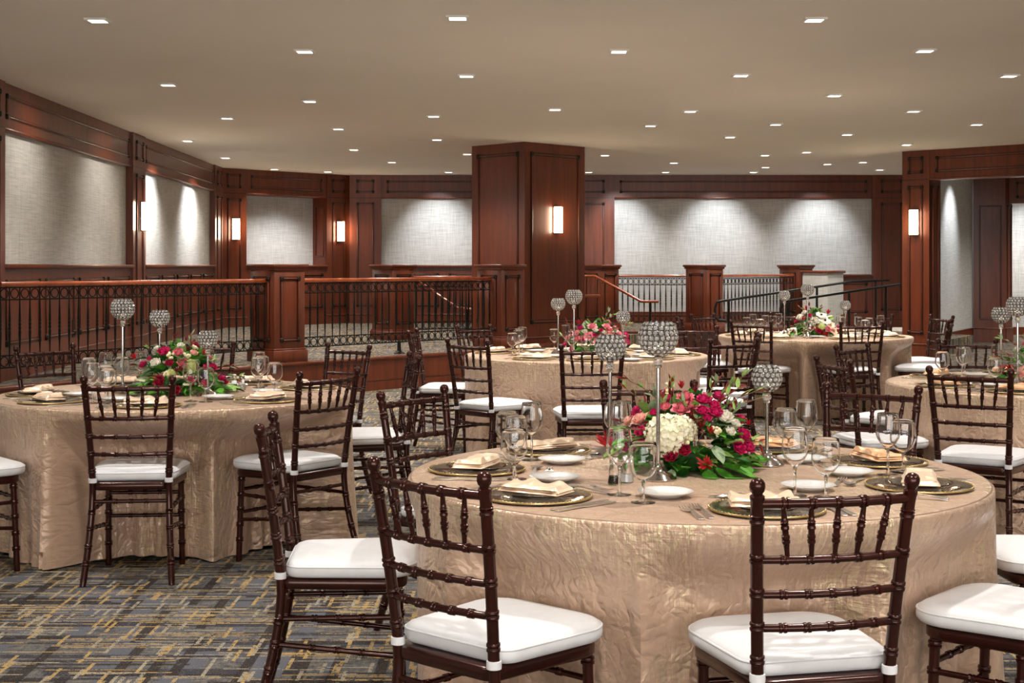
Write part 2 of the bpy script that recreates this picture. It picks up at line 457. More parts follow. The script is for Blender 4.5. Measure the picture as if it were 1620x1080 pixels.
def frieze(mb, W, u0, u1, d0=-.06, d=0.0):
    W.box(mb, u0, u1, ZF, ZC, d0, d)
    W.box(mb, u0, u1, ZF-.012, ZF+.014, d0, d+.012, .004)
    W.mould(mb, u0+.10, u1-.10, ZF+.095, ZC-.10, d, .04)
mb = MB()
frieze(mb, WL, ul(12.83), ul(17.68)); frieze(mb, WL, ul(18.36), ul(23.35))
struct('trim_2', mb, WM)
mb = MB()
dado(mb, WL, ul(12.83), ul(17.68), 4); dado(mb, WL, ul(18.36), ul(23.35), 5)
struct('trim_3', mb, WM)
mb = MB()
pilaster(mb, WL, ul(12.15), ul(12.83), 0); pilaster(mb, WL, ul(17.68), ul(18.36), ZP); pilaster(mb, WL, ul(23.35), ul(24.06), ZP)
struct('trim_4', mb, WM)
mb = MB(); WL.box(mb, ul(15.08), ul(15.2), .66, .85, .0, .008); tag(mb.build('power_outlet', M['black']), 'small dark outlet plate low on the panelled dado of left wall', 'outlet')

# ------------------------------------------------------------------ corner wall with the niche
WC = Wall((-4.93, 24.10), (-2.97, 26.10))
mb = MB(); WC.box(mb, -.4, WC.L+.45, ZP, ZC, -.60, -.41); struct('wall_corner', mb, M['linen'], False)
mb = MB()
W = WC
W.box(mb, 0, .508, ZP, ZC, -.41, 0); W.box(mb, 2.252, WC.L, ZP, ZC, -.41, 0)
for a, b in ((0, .508), (2.252, WC.L)): pilaster(mb, W, a, b, ZP, .001)
frieze(mb, W, .508, 2.252, -.40, -.012)
W.box(mb, .508, 2.252, ZP, 1.40, -.41, 0); W.box(mb, .50, 2.26, 1.395, 1.435, -.41, .03, .006)
W.box(mb, .508, 2.252, ZP, ZP+.15, 0, .022)
for k in range(2): W.mould(mb, .508+.872*k+.09, .508+.872*(k+1)-.09, ZP+.3, 1.29, 0)
R = Wall(tuple(W.pt(2.252, 0, 0))[:2], tuple(W.pt(2.252, 0, -.41))[:2])
if (W.u.dot(R.n)) > 0: R = Wall(tuple(W.pt(2.252, 0, -.41))[:2], tuple(W.pt(2.252, 0, 0))[:2])
R.mould(mb, .08, R.L-.08, 1.58, ZF-.15, .001, .03, False)
struct('trim_5', mb, WM)

# ------------------------------------------------------------------ back wall
WB = Wall((-2.97, 26.0), (9.0, 26.0))
bx = lambda x: x+2.97
mb = MB(); WB.box(mb, 0, 9.9, 0, ZC, -.25, -.06); struct('wall_back', mb, M['linen'], False)
mb = MB()
frieze(mb, WB, bx(-2.396), bx(1.05)); frieze(mb, WB, bx(1.875), bx(6.60)); 
struct('trim_6', mb, WM)
mb = MB()
pilaster(mb, WB, bx(-2.97), bx(-2.396), ZP); pilaster(mb, WB, bx(1.05), bx(1.875), ZP); pilaster(mb, WB, bx(6.60), bx(7.30), .3)
struct('trim_7', mb, WM)
mb = MB()
dado(mb, WB, bx(-2.396), bx(1.05), 3); dado(mb, WB, bx(5.5), bx(6.60), 1, 1.262, .25)
struct('trim_8', mb, WM)
mb = MB(); WB.box(mb, bx(1.875), bx(5.5), ZP, ZP+.19, -.06, .012); WB.box(mb, bx(1.875), bx(5.5), ZP+.19, ZP+.21, -.06, .02, .004)
struct('baseboard_back', mb, WM)

# ------------------------------------------------------------------ right doorway, its pillar, and the room beyond
RC = Vector((5.69, 20.70, 0)); rd = Vector((1, -1, 0)).normalized(); rb = Vector((1, 1, 0)).normalized()
WR = Wall((RC.x, RC.y), tuple((RC+rd*3.4))[:2])       # front face
mb = MB()
WR.box(mb, 0, .43, 0, ZC, -.33, 0)
pilaster(mb, WR, 0, .43, 0, .002, base=.28)
J = Wall(tuple(RC+rd*.43)[:2], tuple(RC+rd*.43+rb*.33)[:2])
J.mould(mb, .07, .26, .46, ZF-.09, .001, .035)
J.box(mb, 0, .33, 0, .28, 0, .022)
WR.box(mb, .43, 3.4, ZF, ZC, -.33, -.004); WR.box(mb, .43, 3.4, ZF-.012, ZF+.016, -.33, .01, .004)
WR.mould(mb, .53, 3.3, ZF+.095, ZC-.10, -.004, .04)
WR.box(mb, 3.4, 3.9, 0, ZC, -.33, .0)
struct('trim_9', mb, WM)
wl = Wall((6.85, 23.30), (8.60, 26.50))
mb = MB(); wl.box(mb, 0, wl.L, 0, ZC, -.2, 0); struct('wall_hall', mb, M['linen'], False)
mb = MB(); wl.box(mb, 0, wl.L, 0, .25, 0, .02); wl.box(mb, 0, wl.L, .25, .272, 0, .03, .004); struct('baseboard_hall', mb, WM)
W1 = Wall((8.585, 26.42), (9.14, 26.30)); W2 = Wall((9.14, 26.30), (9.38, 26.62))
mb = MB()
for W in (W1, W2):
    W.box(mb, 0, W.L, 0, ZC, -.3, 0); W.box(mb, 0, W.L, 0, .25, 0, .022); W.box(mb, 0, W.L, .25, .272, 0, .03, .004)
    W.mould(mb, .1, W.L-.06, .42, 2.55, .001, .035, W is W2)
W3 = Wall((9.2, 26.5), (13.5, 25.6))
W3.box(mb, 0, W3.L, ZF-.08, ZC, -.25, 0); W3.mould(mb, .2, W3.L-.2, ZF+.02, ZC-.1, 0, .04)
struct('trim_10', mb, WM)
mb = MB(); mb.box(8.4, 14, 29.4, 29.6, 0, ZC); struct('wall_hall_back', mb, M['linen'], False)
mb = MB(); mb.box(8.4, 14, 29.372, 29.4, 0, .16); struct('baseboard_hall_back', mb, WM)
mb = MB(); mb.box(13.8, 14, 12.0, 29.6, 0, ZC); struct('wall_hall_right', mb, M['linen'], False)  # unseen, added to keep world light from leaking into the hall
mb = MB(); mb.box(8.6, 14, 11.8, 12.0, 0, ZC); struct('wall_hall_front', mb, M['linen'], False)  # unseen too, closes the hall off from world light
# right wall of the near room (out of frame) and an open mullioned end behind the camera, added for fill light
W = Wall(tuple(RC+rd*3.9)[:2], (8.9, -7.5))
mb = MB(); W.box(mb, 0, W.L, 0, ZC, -.2, 0); struct('wall_right', mb, M['linen'], False)
mb = MB()
for k in range(9):
    x = -4.0+12.9*k/8; mb.box(x-.05, x+.05, -7.5, -7.4, 0, ZC)
for z in (0, 1.0, ZC-.25): mb.box(-4.0, 8.9, -7.5, -7.42, z, z+.10 if z < 2 else ZC)
struct('fill_window_1', mb, WM)

# ------------------------------------------------------------------ column
CC = Vector((.17, 19.04, 0)); cl = Vector((-1, 1, 0)).normalized(); cr = Vector((1, 1, 0)).normalized()
SL, SR = 1.03, 1.20
col = thing('panelled_column', 'tall square mahogany panelled column standing at the middle of the room', 'column', (0, 0, 0))
mb = MB()
prism(mb, [CC, CC+cr*SR, CC+cr*SR+cl*SL, CC+cl*SL], 0, ZC-.001)
fl = Wall(tuple(CC+cl*SL)[:2], tuple(CC)[:2]); fr = Wall(tuple(CC)[:2], tuple(CC+cr*SR)[:2])
for W in (fl, fr): W.box(mb, 0, W.L, ZC-.12, ZC-.11, 0, .004)
mb.build('shaft', WM, col)
for W in (fl, fr):
    mb = MB(); W.mould(mb, .11, W.L-.11, .64, ZC-.13, .001, .05); mb.build('panel_moulding', WM, col)
mb = MB()
for W in (fl, fr): W.box(mb, -.02, W.L+.02, 0, .44, 0, .022); W.box(mb, -.03, W.L+.03, .44, .465, 0, .034, .006)
mb.build('base', WM, col)

# ------------------------------------------------------------------ newel pillars
def newel(label, corner, ang, side=.425):
    """corner = nearest vertical edge; the two near faces run off at ang and ang+90 deg."""
    r = thing('newel_pillar', label, 'pillar', (corner[0], corner[1], ZP-.001), ang, 'half height newel pillars')
    s = side
    mb = MB(); mb.box(0, s, 0, s, 0, 1.03, .006); mb.build('shaft', WM, r)
    mb = MB(); mb.box(-.035, s+.035, -.035, s+.035, 1.03, 1.066, .008); mb.box(-.015, s+.015, -.015, s+.015, 1.0, 1.03); mb.build('cap', WM, r)
    mb = MB(); mb.box(-.025, s+.025, -.025, s+.025, 0, .13, .006); mb.box(-.014, s+.014, -.014, s+.014, .13, .15, .006); mb.build('plinth', WM, r)
    for W in (Wall((0, s), (0, 0)), Wall((0, 0), (s, 0)), Wall((s, 0), (s, s)), Wall((s, s), (0, s))):
        mb = MB(); W.mould(mb, .075, s-.075, .22, .93, .001, .04); mb.build('panel_moulding', WM, r)
    return r
A = EANG - PI/4 + PI/4
newel('mahogany half height pillar at the end of the left balustrade, nearest of all', (-2.561, 15.30), EANG)
newel('mahogany half height pillar touching the left foot of the tall column', (-.136, 18.0), EANG)
newel('mahogany half height pillar seen through the middle balustrade, far left', (-1.68, 19.95), EANG)
newel('mahogany half height pillar right of the column beside the stair handrail', (1.41, 22.4), PI/4)
newel('mahogany half height pillar between the two far balustrades, left of the ramp', (3.07, 22.35), PI/4)
newel('mahogany half height pillar farthest right, against the back wall', (5.06, 25.0), PI/4, .42)

# ------------------------------------------------------------------ balustrades
def balustrade(label, a, b, spacing=.11, post=None, sx=1.0, zb=ZP):
    a = Vector(a); b = Vector(b); d = b-a; L = d.length; ang = math.atan2(d.y, d.x)
    r = thing('balustrade', label, 'railing', (a.x, a.y, zb), ang, 'wrought iron balustrades')
    mb = MB()
    prof = [(-.034, .875), (-.03, .866), (.03, .866), (.034, .875), (.034, .893), (.022, .905), (-.022, .905), (-.034, .893)]
    mb.loft([[(x, y, z) for y, z in prof] for x in (0, L)], True, True); mb.build('handrail', M['wood_rail'], r)
    for z0, z1 in ((.846, .858), (.737, .749), (.240, .252), (.132, .146)):
        mb = MB(); mb.box(0, L, -.009, .009, z0, z1); mb.build('rail_bar', M['iron'], r, False)
    n = max(2, round(L/spacing)); s = L/n
    bm = MB()
    z = lambda q: q
    prof = [(.006, .146), (.006, .25), (.0065, .29), (.0125, .44), (.013, .458), (.008, .468), (.0125, .48), (.014, .492), (.009, .503), (.0125, .514), (.014, .526), (.008, .538), (.013, .548), (.0115, .57), (.0065, .70), (.006, .74), (.006, .846)]
    bm.lathe(prof, 6, True, True); bme = bm.mesh('baluster', M['iron'])
    rm = MB(); rm.M = Matrix.Rotation(PI/2, 4, 'X'); rm.torus(.0425, .0055, 18, 5, min(1, (s-.013)/.098)*sx)
    rme = rm.mesh('ring', M['iron'])
    for k in range(n+1):
        x = s*k if 0 < k < n else (.012 if k == 0 else L-.012)
        link('baluster', bme, r, (x, 0, 0))
        if k < n:
            link('ring', rme, r, (s*(k+.5), 0, .7975)); link('ring', rme, r, (s*(k+.5), 0, .193))
    for q in (post or []):
        mb = MB(); mb.M = Matrix.Translation((q*L, 0, 0)); mb.lathe([(.07, 0), (.07, .008), (.045, .02), (.024, .035), (.022, .133)], 12, True, True); mb.build('support_post', M['iron'], r)
    return r
o0 = Vector((-4.545, 12.58, 0)); o1 = P1c+(o0-P1c).normalized()*.22; balustrade('long iron balustrade with ring bands at the left, behind the left table', o0[:], o1[:])
o0 = edge(.22); o1 = edge((P2c-P1c).length-.22); balustrade('iron balustrade with ring bands between the left pillar and column', o0[:], o1[:], post=[.5])
balustrade('iron balustrade farther back, seen through the middle balustrade left of column', (-1.46, 20.30, 0), (-.35, 20.72, 0), .10)
balustrade('short iron balustrade behind the stair handrail right of the column', (1.70, 22.95, 0), (2.82, 22.80, 0), .085)
balustrade('iron balustrade at the back right between the two far pillars', (3.24, 22.90, 0), (4.96, 25.05, 0), .118)

# ------------------------------------------------------------------ handrails
def handrail(label, pts, posts, rad=.022, mat='wood_rail', name='handrail', brackets=()):
    r = thing(name, label, 'handrail', (pts[0][0], pts[0][1], posts[0][1] if posts else 0))
    base = Vector(r.location)
    mb = MB(); mb.tube([Vector(p)-base for p in pts], rad, 10); mb.build('rail', M[mat], r)
    for (p, z0) in posts:
        mb = MB(); q = Vector(p)-base; q0 = Vector((p[0], p[1], z0))-base
        mb.tube([q0, q], .02, 8); mb.build('post', M['iron'], r)
        mb = MB(); mb.M = Matrix.Translation(q0); mb.lathe([(.05, 0), (.05, .008), (.022, .02)], 12, True, True); mb.build('post_flange', M['iron'], r)
    for p in brackets:
        mb = MB(); mb.sphere(tuple(Vector(p)-base), .03, 10, 6); mb.tube([Vector(p)-base, Vector(p)-base+Vector((-.02, .05, -.04))], .012, 6); mb.build('bracket', M['brass'], r)
    return r
handrail('sloping polished wooden handrail on a post, right of the column', [(1.05, 22.0, 1.262), (1.29, 22.0, 1.262), (1.95, 21.4, .885), (2.2, 21.32, .885)], [((2.08, 21.36, .885), 0.0)], brackets=[(1.40, 21.93, 1.18)])
handrail('short wooden handrail end poking out past the column base', [(.95, 20.55, .985), (1.28, 20.75, .985)], [((1.0, 20.58, .985), 0.0)])
handrail('sloping wooden handrail seen through the middle balustrade', [(-1.52, 21.0, 1.20), (-1.40, 21.0, 1.20), (-.80, 20.9, .80), (-.55, 20.88, .78)], [((-.66, 20.88, .78), ZP)])
def ramp_rail(label, pts, posts):
    return handrail(label, pts, posts, .02, 'iron', 'ramp_handrail')
def hook(x, y): return [(x+.10, y, .62), (x, y, .62), (x-.05, y, .68), (x-.055, y, .80), (x-.03, y, .89), (x+.03, y, .905)]
ramp_rail('black metal ramp handrail, farther one, flattening at the back wall', hook(3.02, 20.75)+[(5.72, 24.0, 1.154), (6.45, 24.3, 1.18)],
          [((3.2, 20.97, .92), .0), ((4.95, 23.05, 1.08), .15), ((6.2, 24.2, 1.17), .24)])
ramp_rail('black metal ramp handrail, nearer one, ending beside the right doorway pillar', hook(3.97, 20.7)+[(6.25, 22.9, 1.125)],
          [((4.05, 20.8, .91), .0), ((5.2, 21.9, 1.025), .12), ((5.95, 22.6, 1.09), .2)])
# low linen-clad half wall with a wooden cap
r = thing('half_wall', 'low linen covered half wall with a wooden cap beside the ramp', 'half wall', (5.40, 24.3, 0), PI/4)
mb = MB(); mb.box(0, .5, 0, .5, 0, 1.30); mb.build('body', M['linen'], r, False)
mb = MB(); mb.box(-.03, .53, -.03, .53, 1.30, 1.34, .006); mb.build('cap', WM, r)

# ------------------------------------------------------------------ sconces
def sconce(label, W, u, z=2.05, d=.0):
    p = W.pt(u, z, d); r = thing('wall_sconce', label, 'wall lamp', p, math.atan2(W.u.y, W.u.x), 'half round glowing wall sconces')
    # local x along wall, local -y into the room
    sgn = -1 if Vector((W.u.y, -W.u.x, 0)).dot(W.n) > 0 else 1
    def arc(rad, n=12): return [(rad*math.cos(PI*i/n), sgn*(.018+.085/.065*rad*math.sin(PI*i/n)*.95), 0) for i in range(n+1)]
    mb = MB(); mb.box(-.06, .06, min(0, sgn*.018), max(0, sgn*.018), -.19, .19); mb.build('backplate', M['bronze'], r, False)
    mb = MB(); a = arc(.065); mb.loft([[(x, y, zz) for x, y, _ in a] for zz in (-.175, .175)], True, True); mb.build('shade', M['sconce'], r)
    for zz in (-.185, .175):
        mb = MB(); a = arc(.05); mb.loft([[(x, y, q) for x, y, _ in a] for q in (zz, zz+.010)], True, True); mb.build('end_band', M['bronze'], r)
    return r
sconce('glowing sconce on the left wall pilaster, leftmost and largest', WL, ul(18.02), d=.052)
sconce('glowing sconce left of the linen niche in the angled corner', WC, .254, d=.025)
sconce('glowing sconce right of the linen niche in the angled corner', WC, 2.53, d=.025)
sconce('glowing sconce on the right face of the tall column', fr, .615, d=.003)
sconce('glowing sconce on the right doorway pillar', WR, .215, d=.026)

# ------------------------------------------------------------------ downlights
LPX = [(155, 31), (724, 27), (1288, 30), (482, 80), (979, 80), (1463, 79), (266, 133), (738, 119), (1172, 118), (1596, 119), (490, 159), (1320, 150),
       (878, 172), (1092, 175), (1445, 175), (359, 186), (686, 183), (1029, 198), (1227, 196), (1545, 196), (535, 203),
       (1340, 212), (297, 222), (691, 220), (1155, 216), (739, 243), (957, 245), (1210, 245), (1276, 240), (1434, 228), (357, 249), (560, 236),
       (620, 256), (1066, 257), (1309, 259), (1365, 256), (434, 267), (519, 271), (711, 273.5), (1392, 268), (1211, 264), (1187, 273.5), (930, 273.2), (1050, 273.5)]
rows = [(20, 40), (70, 100), (110, 140), (141, 162), (165, 190), (191, 207), (208, 225), (226, 251), (252, 262), (263, 280)]
RN = ['nearest', 'second nearest', 'third nearest', 'fourth nearest', 'fifth nearest', 'sixth nearest', 'third farthest', 'second farthest band but one', 'second farthest', 'farthest']
ON = ['leftmost', 'second from left', 'third from left', 'fourth from left', 'fifth from left', 'sixth from left', 'seventh from left', 'eighth from left', 'ninth from left']
lm = MB(); lm.box(-.058, .058, -.058, .058, -.012, -.006); lme = lm.mesh('diffuser', M['lamp'], False)
fm = MB()
for (a, b, c, d) in ((-.075, .075, -.075, -.056), (-.075, .075, .056, .075), (-.075, -.056, -.056, .056), (.056, .075, -.056, .056)): fm.box(a, b, c, d, -.014, 0)
fme = fm.mesh('frame', M['trim'], False)
WEAK_ROW = spot_data(90.0, 110, .8)
def downlight(x, y, label, data=None):
    r = thing('downlight', label, 'ceiling light', (x, y, ZC), 0, 'square recessed ceiling downlights')
    link('diffuser', lme, r); link('frame', fme, r)
    link('bulb', data or DOWN, r, (0, 0, -.03))
    return r
for ri, (y0, y1) in enumerate(rows):
    g = sorted(p for p in LPX if y0 <= p[1] <= y1)
    for k, (px, py) in enumerate(g):
        d = F*(ZC-EYE)/(HZ-py); x = (px-810)*d/F
        far = py > 262
        downlight(x, min(d, 25.1), 'small square recessed downlight, %s in the %s ceiling row' % (ON[k], RN[ri]), WEAK_ROW if far else None)
# lights of the same ceiling over and behind the camera (outside the picture)
for x, y in ((-2.6, 6.6), (.2, 7.4), (2.9, 6.8), (-1.2, 4.4), (1.4, 4.6), (3.8, 4.2), (-2.8, 2.2), (.2, 2.0), (2.8, 2.0), (5.4, 6.0), (5.4, 2.5), (-1.2, -.6), (1.8, -.6), (4.2, -.6)):
    link('bulb', DOWN, None, (x, y, ZC-.03))
# wall washers tilted towards the linen bays, plus added hall fill spots
HALL_FILL = spot_data(330.0, 140, 1.0, (1, .96, .9))  # unseen fill spots, added to brighten the hall
def washer(x, y, tx, ty, data=WASH, tilt=43):
    o = link('wash_fill_bulb', data, None, (x, y, ZC-.03)); a = math.atan2(ty, tx)
    o.rotation_euler = (math.radians(tilt), 0, a-PI/2); return o
WEAK = spot_data(60.0, 100, 1.0, (1.0, .93, .82))
for x in (-1.35, 1.95, 3.75, 5.6): washer(x, 24.95, 0, 1)
washer(-3.9, 18.9, -1, 0); washer(-4.0, 21.6, -1, 0); washer(-3.7, 13.6, -1, 0, WEAK); washer(-3.75, 16.4, -1, 0, WEAK)
washer(-3.35, 24.5, -.7, .7, WASH, 30); washer(8.4, 24.3, -.88, .48); washer(7.8, 22.9, -.88, .48); washer(10.6, 28.2, 0, 1); washer(12, 28.2, 0, 1); washer(10.2, 24.6, 0, 1, HALL_FILL, 0); washer(12, 26, 0, 1, HALL_FILL, 0); washer(9.6, 22.0, 0, 1, HALL_FILL, 0); washer(10.8, 28.0, 0, 1, HALL_FILL, 0)

# ------------------------------------------------------------------ chair
def outline(wf, wb, y0, y1, rf=.07, rb_=.04, n=6):
    """Rounded trapezoid, front (y1) wider than back (y0)."""
    pts = []
    for (cx, cy, r, a0) in ((wf/2-rf, y1-rf, rf, 0), (-wf/2+rf, y1-rf, rf, 90), (-wb/2+rb_, y0+rb_, rb_, 180), (wb/2-rb_, y0+rb_, rb_, 270)):
        for k in range(n+1):
            a = math.radians(a0+90*k/n); pts.append((cx+r*math.cos(a), cy+r*math.sin(a)))
    return pts
def scaled(pts, k, c): return [(c[0]+(x-c[0])*k, c[1]+(y-c[1])*k) for x, y in pts]
def post_x(z): # half spacing of the rear posts
    return .194-.026*math.sin(PI*min(1, max(0, (z)/.92))**1.0) if z < .46 else .168+.026*((z-.46)/.46)**1.1
def post_y(z):
    return .066*math.sin(PI/2*min(1, z/.40))-.02*(1-min(1, z/.40)) if z < .40 else .066*(1-((z-.40)/.52)**1.35)
def make_chair(label, loc, rz, group):
    r = thing('banquet_chair', label, 'chair', loc, rz, group)
    cm = M['chair']
    ringz = [.095, .165, .245, .315, .50, .58, .66, .742, .835]
    for s in (-1, 1):
        st = [(z, .0150) for z in [i*.02 for i in range(1, 44)]]+[(0, .0128)]
        for z in ringz:
            for dz, k in ((-.0115, 1), (-.0095, 1.17), (-.0035, 1.19), (-.0012, 1.03), (.0012, 1.03), (.0035, 1.19), (.0095, 1.17), (.0115, 1)): st.append((z+dz, .015*k))
        st += [(.878, .0158), (.882, .0172), (.890, .0174), (.893, .0125), (.897, .0125), (.902, .0168), (.911, .0186), (.921, .0176), (.929, .012), (.932, .004)]
        st = sorted((z, q) for z, q in st if z <= .874 or z >= .877)
        mb = MB(); mb.tube([(s*post_x(z), post_y(z), z) for z, _ in st], [q for _, q in st], 10)
        mb.build('rear_post', cm, r)
    for s in (-1, 1):
        mb = MB(); mb.rod((s*.172, .435, 0), (s*.168, .418, .425), .0145, [.25, .42, .60, .76, .93], 10); mb.build('front_leg', cm, r)
    def rail(name, z, rad, rings, ext=0.0, zc=0.0):
        mb = MB(); x = post_x(z); y = post_y(z); n = 24; P = []; Rr = []
        st = [(k/n, rad) for k in range(n+1)]
        for t in rings:
            for dz, k in ((-.0100, 1), (-.0085, 1.26), (-.003, 1.3), (-.001, 1.05), (.001, 1.05), (.003, 1.3), (.0085, 1.26), (.0100, 1)): st.append((t+dz/(2*x), rad*k))
        st.sort()
        for t, q in st: P.append((-x+2*x*t, y-.022*math.sin(PI*t), z+zc*math.sin(PI*t))); Rr.append(q)
        mb.tube(P, Rr, 8); mb.build(name, cm, r)
    five = [.17, .335, .5, .665, .83]
    rail('top_rail', .872, .0118, five); rail('back_rail', .738, .0098, five); rail('back_rail', .655, .0098, five); rail('back_rail', .575, .0098, five)
    for k in range(5):
        t = five[k]; xa = -post_x(.738)+2*post_x(.738)*(.5+(t-.5)*.93); xb = -post_x(.872)+2*post_x(.872)*(.5+(t-.5)*1.05)
        ya = post_y(.738)-.022*math.sin(PI*t); yb = post_y(.872)-.022*math.sin(PI*t)
        mb = MB(); mb.rod((xa, ya, .742), (xb, yb, .868), .0054, [.36, .62], 8, .5); mb.build('spindle', cm, r)
    c = (0, .26)
    o = outline(.40, .345, .052, .455)
    mb = MB(); rings = []
    for k, z in ((.97, .412), (1, .418), (1, .442), (.97, .448)): rings.append([(x, y, z) for x, y in scaled(o, k, c)])
    mb.loft(rings, True, True); mb.build('seat_frame', cm, r)
    for a, b in (((-.172, .40, .395), (-.12, .43, .418)), ((.172, .40, .395), (.12, .43, .418))):
        pass
    def st(p0, p1, rg=(.3, .5, .7)):
        mb = MB(); mb.rod(p0, p1, .0088, list(rg), 8); mb.build('stretcher', cm, r)
    for s in (-1, 1):
        st((s*post_x(.32), post_y(.32), .322), (s*.170, .424, .322)); st((s*post_x(.245), post_y(.245), .245), (s*.171, .428, .20))
    st((-.17, .424, .345), (.17, .424, .345)); st((-.171, .43, .235), (.171, .43, .235))
    st((-post_x(.36), post_y(.36), .362), (post_x(.36), post_y(.36), .362))
    # cushion
    o = outline(.43, .385, .079, .490, .10, .05)
    prof = [(.90, .449), (.965, .452), (.993, .460), (1.0, .470), (.995, .481), (.975, .490), (.935, .497), (.86, .503), (.70, .508), (.45, .5115), (.2, .5125)]
    mb = MB(); mb.loft([[(x, y, z) for x, y in scaled(o, k, c)] for k, z in prof], True, True)
    cu = mb.build('cushion', M['vinyl'], r)
    mb = MB(); pp = [(x, y, .4845) for x, y in scaled(o, .990, c)]; mb.tube(pp+[pp[0]], .0030, 6, False); mb.build('piping', M['vinyl'], cu)
    for s in (-1, 1):
        mb = MB(); x = post_x(.455); y = post_y(.455); ring = [[(x*s+q*math.cos(2*PI*i/14), y+q*math.sin(2*PI*i/14), z) for i in range(14)] for q, z in ((.0155, .446), (.0185, .447), (.019, .456), (.0185, .466), (.0155, .467))]
        mb.loft(ring); mb.build('tie', M['vinyl'], cu)
    return r

TAB = {'front': ('front table', (.583, 4.55), .915), 'left': ('left table', (-1.754, 7.42), .915),
       'middle': ('middle table', (.557, 10.70), .915), 'ramp': ('ramp side table', (2.90, 13.60), .915),
       'edge': ('right edge table', (3.06, 8.04), .915)}
# table, side, rear-post centre, direction faced
CH = [
 ('front', 'near-right side', (.750, 3.287), (-.22, .975)), ('front', 'near-left side', (-.210, 3.486), (.67, .74)), ('front', 'left side', (-.792, 4.573), (1, .06)),
 ('front', 'far-left side', (-.395, 5.67), (.80, -.60)), ('front', 'far side', (.585, 6.08), (0, -1)), ('front', 'far-right side', (1.49, 5.88), (-.52, -.855)),
 ('front', 'right side', (2.03, 4.66), (-1, -.03)), ('front', 'right front corner', (1.57, 3.69), (-.75, .66)),
 ('left', 'near side', (-1.706, 6.31), (-.08, 1)), ('left', 'near-right side', (-.862, 6.70), (-.80, .60)), ('left', 'right side', (-.545, 7.93), (-.97, -.20)),
 ('left', 'far-right side', (-1.03, 8.95), (-.66, -.75)), ('left', 'far side', (-2.0, 9.20), (.06, -1)), ('left', 'far-left side', (-2.90, 8.81), (.74, -.67)), ('left', 'near-left side', (-2.74, 6.44), (.75, .66)),
 ('middle', 'near-left side', (-.30, 9.48), (.70, .71)), ('middle', 'near side', (.50, 8.87), (-.05, 1)), ('middle', 'left side', (-.77, 11.0), (1, -.10)),
 ('middle', 'far-left side', (-.32, 11.8), (.72, -.69)), ('middle', 'far side', (.66, 11.98), (-.05, -1)), ('middle', 'far-right side', (1.50, 11.70), (-.35, -.94)),
 ('middle', 'right side', (1.82, 10.5), (-1, .12)), ('middle', 'near-right side', (1.50, 9.58), (-.45, .89)),
 ('ramp', 'near-left side', (2.14, 12.72), (.55, .83)), ('ramp', 'left side', (1.60, 13.6), (1, 0)), ('ramp', 'far-left side', (1.96, 14.6), (.72, -.69)),
 ('ramp', 'far side', (2.93, 15.0), (0, -1)), ('ramp', 'far-right side', (3.72, 14.6), (-.55, -.83)), ('ramp', 'right side', (4.30, 14.2), (-.96, -.28)),
 ('ramp', 'near-right side', (4.03, 13.05), (-.93, .36)), ('ramp', 'near side', (3.10, 12.57), (-.10, 1)),
 ('edge', 'near-left side', (2.20, 6.83), (.55, .835)), ('edge', 'left side', (1.72, 7.61), (.97, .25)), ('edge', 'far-left side', (2.15, 8.98), (.72, -.69)), ('edge', 'far side', (3.06, 9.55), (0, -1)),
]
chair0 = None
for (tk, side, p, f) in CH:
    rz = math.atan2(-f[0], f[1]); lab = 'dark banquet chair with white cushion, %s of the %s' % (side, TAB[tk][0])
    if chair0 is None: chair0 = make_chair(lab, (p[0], p[1], 0), rz, 'banquet chairs around the tables')
    else: copy_tree(chair0, lab, (p[0], p[1], 0), rz)

